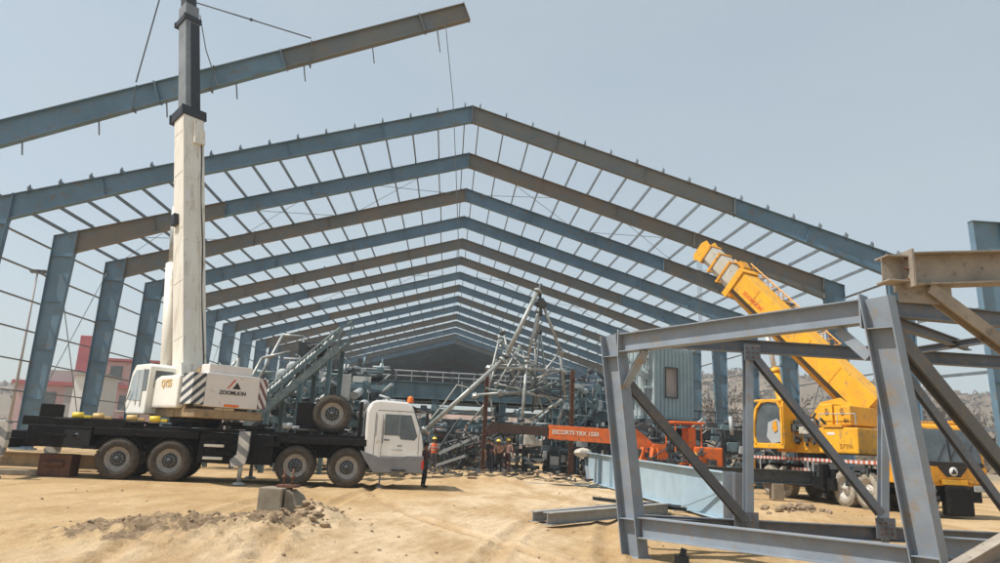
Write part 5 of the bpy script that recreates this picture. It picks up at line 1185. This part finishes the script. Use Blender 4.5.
# ------------------------------------------------------------------ pink building, flood mast, container
pb = thing('pink_building', 'two-storey pink and dark red building behind the left columns', 'building', (-41, 92, 0)); 
b = MB(); b.box((-1.0, 0, 3.0), (17, 9, 6), bev=.05); b.box((3.6, -.5, 6.0+1.5), (9.6, 8, 3.0)); b.build('wall', 'pinkwall', pb)
b = MB(); b.box((-1.0, -.2, 6.08), (17.6, 9.6, .45)); b.box((3.6, -.6, 9.2), (10.2, 8.6, .3)); b.box((-3.6, -1, 10.0), (1.8, 2.2, 4.4), bev=.1); b.build('red_band', 'redwall', pb)
b = MB(); b.box((-4.5, -.6, 7.0), (5, 5, 1.5)); b.box((-3.0, -4.62, 3.6), (1.6, .2, 4.4)); b.build('grey_parapet', 'greywall', pb)
for x, z, mw in ((-5.5, 4.2, 'glassd'), (-2.0, 4.2, 'redwall'), (.6, 1.6, 'redwall'), (3.0, 4.2, 'glassd'), (3.4, 1.8, 'redwall'), (1.5, 7.6, 'glassd'), (5.5, 7.6, 'glassd')):
    b = MB(); b.box((x, -4.56, z), (1.3, .12, 1.7)); w_ = b.build('window', mw, pb); b = MB(); b.box((x, -4.66, z-.92), (1.6, .2, .1)); b.build('sill', 'whitewall', w_)
wt = thing('white_shed', 'small white block shed in front of the pink building', 'shed', (-33.2, 70, 0))
b = MB(); b.box((0, 0, 3.0), (2.6, 3, 6.0), bev=.04); b.build('wall', 'whitewall', wt); b = MB(); b.box((0, 0, 6.1), (3.0, 3.4, .2)); b.build('roof', 'greywall', wt)
fm = thing('floodlight_mast', 'tall thin floodlight mast standing beyond the left columns', 'light mast', (-34.6, 60, 0))
b = MB(); b.tube((0, 0, 0), (-.1, 0, 13.7), .13, 10, r1=.07); b.build('mast', 'greywall', fm)
for dx in (-.45, 0, .45):
    b = MB(); b.box((dx, -.1, 13.8), (.34, .3, .24), bev=.03); b.build('floodlight', 'rackdark', fm)
b = MB(); b.tube((-.65, 0, 13.65), (.65, 0, 13.65), .04, 6); b.build('cross_arm', 'greywall', fm)

# ------------------------------------------------------------------ people
def person(loc, rz, label, pose, mats, hat=None, vest=False, h=1.7, group='site workers'):
    shirt, trous = mats
    t = tag(bpy.data.objects.new('person', None), label, 'person', None); COL.objects.link(t); t.location = loc; t.rotation_euler = (0, 0, rz); k = h/1.72; t.scale = (k, k, k)
    P = dict(pelvis=(0, 0, .93), waist=(0, .01, 1.08), chest=(0, 0, 1.30), neck=(0, 0, 1.47), head=(0, -.02, 1.56), top=(0, -.01, 1.68),
             hipL=(.09, 0, .88), kneeL=(.10, -.02, .49), ankL=(.11, .03, .09), toeL=(.12, -.14, .04), hipR=(-.09, 0, .88), kneeR=(-.10, -.02, .49), ankR=(-.11, .03, .09), toeR=(-.12, -.14, .04),
             shL=(.18, 0, 1.40), elL=(.25, .03, 1.13), wrL=(.26, -.04, .88), haL=(.26, -.07, .80), shR=(-.18, 0, 1.40), elR=(-.25, .03, 1.13), wrR=(-.26, -.04, .88), haR=(-.26, -.07, .80))
    P.update(pose)
    Rr_ = dict(pelvis=.135, waist=.12, chest=.145, neck=.055, head=.088, top=.07, hipL=.085, kneeL=.062, ankL=.045, toeL=.04, hipR=.085, kneeR=.062, ankR=.045, toeR=.04, shL=.062, elL=.046, wrL=.032, haL=.035, shR=.062, elR=.046, wrR=.032, haR=.035)
    E_ = [('pelvis', 'waist'), ('waist', 'chest'), ('chest', 'neck'), ('neck', 'head'), ('head', 'top'), ('pelvis', 'hipL'), ('hipL', 'kneeL'), ('kneeL', 'ankL'), ('ankL', 'toeL'), ('pelvis', 'hipR'), ('hipR', 'kneeR'), ('kneeR', 'ankR'), ('ankR', 'toeR'),
          ('chest', 'shL'), ('shL', 'elL'), ('elL', 'wrL'), ('wrL', 'haL'), ('chest', 'shR'), ('shR', 'elR'), ('elR', 'wrR'), ('wrR', 'haR')]
    names = list(P); pts = [V(P[n_]) for n_ in names]; rad = [Rr_[n_] for n_ in names]; ed = [(names.index(a), names.index(c_)) for a, c_ in E_]
    for s in 'LR':   # five fingers on each hand
        wi, hi = names.index('wr'+s), names.index('ha'+s); d_ = (pts[hi]-pts[wi]).normalized(); sd = d_.cross(V((1, 0, 0))).normalized()
        for i, (sp_, ln) in enumerate(((-.03, .070), (-.01, .085), (.01, .080), (.03, .062), (.045, .05))):
            a = pts[hi]+sd*sp_*.8; c_ = a+d_*ln+sd*sp_*.4+V((0, 0, 0)); pts.append(a); rad.append(.010); pts.append(c_); rad.append(.008); ed.append((hi, len(pts)-2)); ed.append((len(pts)-2, len(pts)-1))
    me = bpy.data.meshes.new('body'); me.from_pydata(pts, ed, []); ob = bpy.data.objects.new('body', me); COL.objects.link(ob)
    sk = ob.modifiers.new('s', 'SKIN'); sk.use_smooth_shade = True
    for i, r in enumerate(rad): me.skin_vertices[0].data[i].radius = (r*1.0, r*(.78 if names[i:i+1] and names[i] in ('chest', 'waist', 'pelvis') else 1.0)) if i < len(names) else (r, r)
    me.skin_vertices[0].data[0].use_root = True
    ss = ob.modifiers.new('u', 'SUBSURF'); ss.levels = 2; ss.render_levels = 2
    m2 = bpy.data.meshes.new_from_object(ob.evaluated_get(bpy.context.evaluated_depsgraph_get())); bpy.data.objects.remove(ob)
    m2.materials.clear()
    for q in ('skin', shirt, trous, 'textblack'): m2.materials.append(M[q])
    seg_ = [(P[a], P[c_], g) for a, c_, g in (('hipL', 'kneeL', 2), ('kneeL', 'ankL', 2), ('hipR', 'kneeR', 2), ('kneeR', 'ankR', 2), ('ankL', 'toeL', 3), ('ankR', 'toeR', 3), ('pelvis', 'hipL', 2), ('pelvis', 'hipR', 2), ('waist', 'chest', 1), ('chest', 'shL', 1), ('chest', 'shR', 1), ('shL', 'elL', 1), ('shR', 'elR', 1), ('elL', 'wrL', 0), ('elR', 'wrR', 0), ('wrL', 'haL', 0), ('wrR', 'haR', 0), ('neck', 'head', 0), ('head', 'top', 0), ('chest', 'waist', 1))]
    for f in m2.polygons:
        c_ = f.center; best = 9; bi = 0
        for a, d_, g in seg_:
            a = V(a); d_ = V(d_); t_ = max(0, min(1, (c_-a).dot(d_-a)/max(1e-6, (d_-a).length_squared))); q = (a+(d_-a)*t_-c_).length
            if q < best: best = q; bi = g
        f.material_index = bi
    bo_ = bpy.data.objects.new('body', m2); COL.objects.link(bo_); bo_.parent = t
    hd_ = V(P['head'])+V((0, 0, .045))
    b = MB(); b.ball(hd_+V((0, -.095, .0)), .016, 1, None, 0, (.8, 1.4, 1.3))
    for s in (-1, 1): b.ball(hd_+V((s*.088, .0, .0)), .022, 1, None, 0, (.5, .9, 1.3))
    b.build('nose_and_ears', 'skin', t)
    b = MB()
    for s in (-1, 1): b.ball(hd_+V((s*.032, -.085, .025)), .009, 1)
    b.box(hd_+V((0, -.088, -.042)), (.04, .01, .008)); b.build('eyes_and_mouth', 'textblack', t)
    if hat:
        b = MB(); b.lathe(hd_+V((0, 0, .035)), (0, 0, 1), [(0, .135), (.01, .135), (.02, .112), (.07, .10), (.105, .06), (.115, .001)], 18); b.box(hd_+V((0, -.13, .04)), (.13, .08, .012)); b.build('helmet', hat, t)
    else:
        b = MB(); b.ball(hd_+V((0, .015, .035)), .098, 2, None, 0, (.95, 1, .95)); b.build('hair', 'hair', t)
    if vest:
        w0, c0_ = V(P['pelvis']), V(P['chest'])
        b = MB(); ax_ = (c0_-w0).normalized(); prof = [(.02, .155), (.12, .150), (.30, .172), (.42, .178), (.50, .13)]
        b.lathe(w0, ax_, prof, 20); 
        for v in b.bm.verts: v.co.y = w0.y+(v.co.y-w0.y)*.86
        ve = b.build('vest', 'vest', t)
        b = MB()
        for z in (.16, .30): b.lathe(w0+ax_*z, ax_, [(0, .171 if z < .2 else .177), (.035, .171 if z < .2 else .178)], 20)
        for v in b.bm.verts: v.co.y = w0.y+(v.co.y-w0.y)*.87
        b.build('reflective_band', 'sign', ve)
    return t
walk = dict(kneeL=(.10, -.16, .50), ankL=(.10, -.10, .09), toeL=(.10, -.27, .07), kneeR=(-.10, .06, .49), ankR=(-.10, .24, .12), toeR=(-.10, .10, .04), elL=(.25, .12, 1.14), wrL=(.26, .10, .90), haL=(.26, .08, .82), elR=(-.25, -.03, 1.13), wrR=(-.25, -.2, .94), haR=(-.25, -.26, .88))
bend = dict(waist=(0, -.06, 1.07), chest=(0, -.16, 1.27), neck=(0, -.23, 1.41), head=(0, -.29, 1.49), top=(0, -.30, 1.60), shL=(.18, -.17, 1.35), shR=(-.18, -.17, 1.35), elL=(.22, -.28, 1.10), elR=(-.22, -.28, 1.10), wrL=(.14, -.45, 1.0), wrR=(-.14, -.45, 1.0), haL=(.10, -.50, .98), haR=(-.10, -.50, .98))
arms = dict(elL=(.26, -.05, 1.15), wrL=(.12, -.22, 1.10), haL=(.06, -.25, 1.10), elR=(-.24, .03, 1.13))
def gz(px, Y): q = at(px, 440, Y); return (q.x, Y, hgt(q.x, Y)-.02)
person(gz(426.5, 27.0), 1.2, 'person in dark clothes standing at the front corner of the white truck cab', arms, ('shirt_dark', 'trouser_dark'), h=1.62)
person(gz(434.5, 35.8), .3, 'person in an orange vest and yellow helmet standing near the truck cab', arms, ('shirt_white', 'trouser_grey'), 'yellowhat', True, 1.66)
person(gz(488.5, 37.3), .9, 'person in black with arms held forward, leftmost of the group', arms, ('shirt_black', 'trouser_dark'), h=1.68)
person(gz(492.5, 38.2), 2.2, 'bare-headed person in a dark maroon shirt at the back of the group', {}, ('shirt_dark', 'trouser_dark'), h=1.66)
person(gz(500, 37.5), -.3, 'person in a dusty pink shirt and yellow helmet in the middle of the group', bend, ('shirt_pink', 'trouser_dark'), 'yellowhat', h=1.7)
person(gz(508.5, 37.9), 2.9, 'person in maroon trousers and yellow helmet, rightmost of the group', {}, ('shirt_pink', 'shirt_dark'), 'yellowhat', h=1.7)
person(gz(694, 31.5), .5, 'person in a yellow helmet standing beside the orange crane canopy', arms, ('vest', 'trouser_grey'), 'yellowhat', h=1.7)
b = MB(); b.box((0, 0, .3), (.62, .5, .6), bev=.08); b.box((.5, .1, .2), (.5, .5, .4), bev=.08); o = b.build('cement_bags', 'cloth'); q = at(529, 444, 40.5); o.location = (q.x, 40.5, q.z-.1); tag(o, 'pale sack bundle resting on the dark roller bed', 'sacks')
b = MB(); b.ball((0, 0, .2), .34, 2, None, .18, (1.2, .8, .7)); o = b.build('cloth_bundle', 'cloth'); q = at(583, 452, 36.3); o.location = (q.x, 36.3, q.z-.25); tag(o, 'crumpled white cloth bundle on the tip of the pale blue girder', 'cloth')

# ------------------------------------------------------------------ dusty air
b = MB(); b.box((60, 320, 45), (2700, 860, 116)); hzo = b.build('haze', 'rope'); hzo.data.materials.clear()
hm = bpy.data.materials.new('dusty_air'); hm.use_nodes = True; n = hm.node_tree.nodes; n.remove(n['Principled BSDF'])
pv = n.new('ShaderNodeVolumePrincipled'); pv.inputs['Color'].default_value = (.86, .88, .92, 1); pv.inputs['Density'].default_value = .0008; pv.inputs['Anisotropy'].default_value = .2
hm.node_tree.links.new(pv.outputs[0], n['Material Output'].inputs['Volume']); hzo.data.materials.append(hm); tag(hzo, kind='stuff')

# ------------------------------------------------------------------ extra detail on the near things
def bolts(parent, c, ux, uy, nx_, ny_, dx, dy, n_, r_=.016, m='rust', name='bolt_group'):
    b = MB(); c = V(c); ux = V(ux); uy = V(uy); n_ = V(n_).normalized()
    for i in range(nx_):
        for j in range(ny_):
            p = c+ux*((i-(nx_-1)/2)*dx)+uy*((j-(ny_-1)/2)*dy); b.tube(p, p+n_*.022, r_, 6)
    o = b.build(name, m, parent); tag(o, kind='stuff'); return o
ZV = V((0, 0, 1)); nf_ = V((-e.y, e.x, 0)); nf_ = nf_ if nf_.y < 0 else -nf_
for c_ in (tl+e*.02, tr-e*.02): pass
for gc in (r1b-O+V((-.08, -.136, -.02)), r2b-O+V((0, -.136, 0)), r1t-O+V((.03, -.136, -.06))): bolts(ff, gc, (1, 0, 0), ZV, 3, 3, .10, .09, (0, -1, 0))
if 0: bolts(ff, lerp(LBt, LTp, .955)-O+e*.0+nf_*.006, e, ZV, 2, 4, .12, .06, nf_, .012, 'steel_dark'); bolts(ff, lerp(RBt, RTp, .955)-O+nf_*.006, e, ZV, 2, 4, .12, .06, nf_, .012, 'steel_dark')
# weld beads along the top and bottom beam joints
b = MB()
for q in (tl, tr, bl_, br_):
    for k in range(14): b.ball(q-O+nf_*.012+ZV*(-.13+k*.02), .010, 1, None, .3)
tag(b.build('weld_bead', 'rust', ff), kind='stuff')
bolts(nf, a_0 if False else at(905, 271, 6.0)-O3-V((.026, 0, 0)), (0, 1, 0), ZV, 2, 3, .16, .10, (-1, 0, 0), .014)
# truck cab seams, handle, step, wiper
b = MB()
b.box((cabx0+.3, -1.234, 1.6), (.012, .010, 1.9)); b.box((cabx0+1.0, -1.236, 2.62), (1.3, .010, .014)); b.box((cabx0+1.18, -1.236, 1.06), (1.25, .010, .014))
b.box((cabx0+.72, -1.255, 1.62), (.20, .03, .035), bev=.008); b.tube((cabx0+.58, -1.27, 1.5), (cabx0+.58, -1.27, 2.3), .012, 6)
b.box((cabx0+1.2, -1.28, .62), (.5, .10, .04)); b.box((cabx0+1.2, -1.28, .42), (.5, .10, .04)); b.build('door_seam_and_steps', 'textblack', cab)
b = MB(); b.tube((cabx1-.06, -.6, 1.95), (cabx1-.26, -.25, 2.45), .014, 5); b.tube((cabx1-.06, .5, 1.95), (cabx1-.26, .85, 2.45), .014, 5); b.build('wiper', 'textblack', cab)
# boom seams, bolted plates, grease marks
b = MB()
for f_ in (.06, .14, .22, .31, .38):
    q = B+dd*f_*Lb
    for s_ in (-1, 1): b.bar(LP(q+sid*s_*.446-bt*.2), LP(q+sid*s_*.446+bt*.4), .012, .05, rotU@dd)
for f_ in (.09, .27): q = B+dd*f_*Lb+bt*.482; b.bar(LP(q-dd*.3-sid*.25), LP(q+dd*.3-sid*.25), .22, .014, rotU@bt)
b.build('boom_seam', 'cwgrey', up)
b = MB(); b.path([LP(B+dd*t_*Lb+bt*.49+sid*(.30+.03*math.sin(t_*40))) for t_ in [i*.033 for i in range(12)]], .022, 6); b.build('hydraulic_hose', 'textblack', up)
# yellow crane: hoses, pipes, hand rails, warning panels
b = MB()
for k in range(4): b.path([YP(B2+d2*(.2+t_*L2*.7)+sid2*(.54)+bt2*(.1+.09*k+.02*math.sin(t_*30+k))) if False else YP(B2+d2*(.2+t_*L2*.7)-sid2*(.545)+bt2*(-.42+.05*k)) for t_ in [i/10 for i in range(11)]], .018, 5)
b.build('hydraulic_hose', 'textblack', yu)
b = MB()
for f_ in (.12, .28, .44, .6): q = B2+d2*f_*L2; b.bar(YP(q-sid2*.532-bt2*.3), YP(q-sid2*.532+bt2*.6), .014, .06, yR@d2)
b.build('boom_weld_strap', 'orangey', yu)
b = MB()
for x0, x1, y_, z_ in ((-2.8, -1.2, 1.38, 3.0), (-.9, .1, 1.35, 2.35)):
    b.tube((x0, y_, z_+.45), (x1, y_, z_+.45), .022, 6)
    for i in range(3): b.tube((x0+(x1-x0)*i/2, y_, z_), (x0+(x1-x0)*i/2, y_, z_+.45), .018, 6)
b.build('hand_rail', 'panel', yu)
b = MB(); random.seed(31)
for i in range(22): b.box((random.uniform(-1.2, .2), random.uniform(.9, 1.42), random.uniform(2.2, 3.1)), (random.uniform(.08, .35), random.uniform(.08, .2), random.uniform(.06, .3)), bev=.01)
for i in range(8): b.tube((random.uniform(-1.2, 0), 1.4, random.uniform(2.2, 3.0)), (random.uniform(-.8, .2), 1.42, random.uniform(2.2, 3.2)), .022, 6)
tag(b.build('engine_parts', 'rackdark', yu), kind='stuff')
b = MB(); random.seed(33)
for i in range(40):
    x_ = random.uniform(-4.6, 3.4); b.box((x_, -1.2, random.uniform(.85, 1.5)), (random.uniform(.1, .5), .14, random.uniform(.06, .3)), bev=.01)
tag(b.build('chassis_parts', 'rackdark', yc), kind='stuff')
# orange crane: dark machinery between the orange plates
b = MB(); random.seed(35)
for i in range(30): b.box((random.uniform(-2.4, 1.5), random.uniform(.55, .98), random.uniform(.6, 1.9)), (random.uniform(.08, .4), .15, random.uniform(.08, .35)), bev=.01)
for i in range(16): b.tube((random.uniform(-2.2, 1.5), .9, random.uniform(.7, 2)), (random.uniform(-2.2, 1.5), .95, random.uniform(.7, 2)), .03, 6)
tag(b.build('engine_parts', 'rackdark', oc_), kind='stuff')
b = MB(); b.path([(1.6, .3, 2.6), (1.0, .35, 2.9), (.2, .3, 2.5), (-.2, .4, 1.6)], .035, 6); b.box((1.7, 0, 2.75), (.5, .4, .25), bev=.03); b.ball((1.3, 0, 2.9), .16, 2, None, .3); b.build('winch', 'rackdark', oc_)
# ------------------------------------------------------------------ more of the crowded plant in the middle distance
def clutter(name, label, cat, x0, x1, y, z0, z1, n, ms, seed, deck=None):
    random.seed(seed); t = thing(name, label, cat, ((x0+x1)/2, y, 0)); L_ = (x1-x0)/2
    b = MB()
    k = max(3, int(L_*2/1.6))
    for i in range(k+1):
        x = -L_+i*2*L_/k; b.ibeam((x, 0, 0), (x, 0, z1*random.uniform(.7, 1)), .18, .16, (1, 0, 0), .02)
        if i < k:
            if random.random() < .5: b.bar((x, 0, z0), (x+2*L_/k, 0, z1*.8), .07, .07)
            b.bar((x, 0, z1*random.uniform(.45, .75)), (x+2*L_/k, 0, z1*random.uniform(.45, .75)), .12, .16)
    b.build('frame', ms[0], t)
    for mi, m_ in enumerate(ms):
        b = MB()
        for i in range(int(n*.5)):
            x = random.uniform(-L_, L_); z = random.uniform(z0, z1); q = random.random(); yy = random.uniform(-.6, .9)
            if q < .35: b.box((x, yy, z), (random.uniform(.1, .7), random.uniform(.1, .4), random.uniform(.08, .5)), bev=.02)
            elif q < .96: a_ = random.choice((0, 0, 0, 1.57, 1.57, .7, 2.4)); l_ = random.uniform(.3, 1.1); d_ = V((math.cos(a_)*l_, random.uniform(-.2, .2), math.sin(a_)*l_)); b.tube(V((x, yy, z))-d_*.5, V((x, yy, z))+d_*.5, random.choice((.03, .04, .06, .10)), 7)
            else: b.lathe((x, yy, z), (0, -1, 0), [(-.2, .05), (-.2, .18), (.15, .18), (.2, .1), (.2, .01)], 12)
        tag(b.build(('pipework', 'fittings', 'motors', 'valves')[mi], m_, t), kind='stuff')
    return t
clutter('pipe_manifold', 'crowded grey pipe manifold just left of the conveyor stair foot', 'pipework', -12.2, -8.6, 34.5, .8, 4.6, 40, ('rackblue', 'contpale', 'rackdark'), 41)
clutter('pipe_manifold', 'tall crowded pipework standing behind the spare wheel and conveyor', 'pipework', -8.6, -3.4, 37.2, 1.5, 5.6, 60, ('rackblue', 'contpale', 'rackdark', 'panel'), 42)
clutter('pipe_manifold', 'pale pipework and brackets behind the white truck cab', 'pipework', -4.4, -.2, 41.0, .4, 3.0, 44, ('rackblue', 'panel', 'rackdark'), 43)
clutter('steel_stack', 'dark stack of steel parts on the floor under the silver tripod', 'steel stack', -.6, 4.0, 41.2, .1, 2.3, 70, ('rackdark', 'panel', 'rackdark', 'rust'), 44)
clutter('steel_stack', 'dark steel parts piled between the rusty post and the pale girder tip', 'steel stack', 4.4, 8.8, 41.6, .1, 3.0, 70, ('rackdark', 'rackblue', 'panel'), 45)
clutter('pipe_manifold', 'pipework hanging under the walkway behind the silver tripod', 'pipework', -1.0, 8.0, 45.2, .6, 3.9, 44, ('rackblue', 'contpale', 'rackdark'), 46)
clutter('valve_skid', 'grey valve skid with gauges right of the orange crane', 'machinery', 13.0, 17.6, 37.6, .2, 3.4, 60, ('rackdark', 'rackblue', 'panel'), 47)
clutter('valve_skid', 'dark machinery standing below the green-grey cabin', 'machinery', 8.6, 13.0, 39.2, .2, 3.2, 60, ('rackdark', 'rackblue', 'rackdark'), 48)
clutter('pipe_manifold', 'blue-grey pipework left of the green-grey cabin above the pale girder', 'pipework', 6.6, 9.8, 42.2, 2.0, 6.2, 50, ('rackblue', 'contpale', 'rackdark'), 49)
# low debris along the far edge of the open sand
random.seed(52); b = MB()
for i in range(260):
    x = random.uniform(-6, 9); y = random.uniform(33.5, 42); z = hgt(x, y)
    a_ = random.uniform(0, 3.1); l_ = random.uniform(.1, .7); b.bar((x, y, z+.03), (x+math.cos(a_)*l_, y+math.sin(a_)*l_, z+random.uniform(.02, .16)), random.uniform(.04, .14), random.uniform(.03, .10))
tag(b.build('site_debris', 'rackdark'), 'scattered steel offcuts and rubbish along the far edge of the sand', 'debris', kind='stuff')
random.seed(53); b = MB()
for i in range(70):
    x = random.uniform(-6, 9); y = random.uniform(32, 41); b.ball((x, y, hgt(x, y)+.02), random.uniform(.05, .22), 1, None, .3, (1.3, 1, .5))
tag(b.build('dirt_lumps', 'clod'), 'low lumps of sandy dirt in front of the plant', 'dirt', kind='stuff')
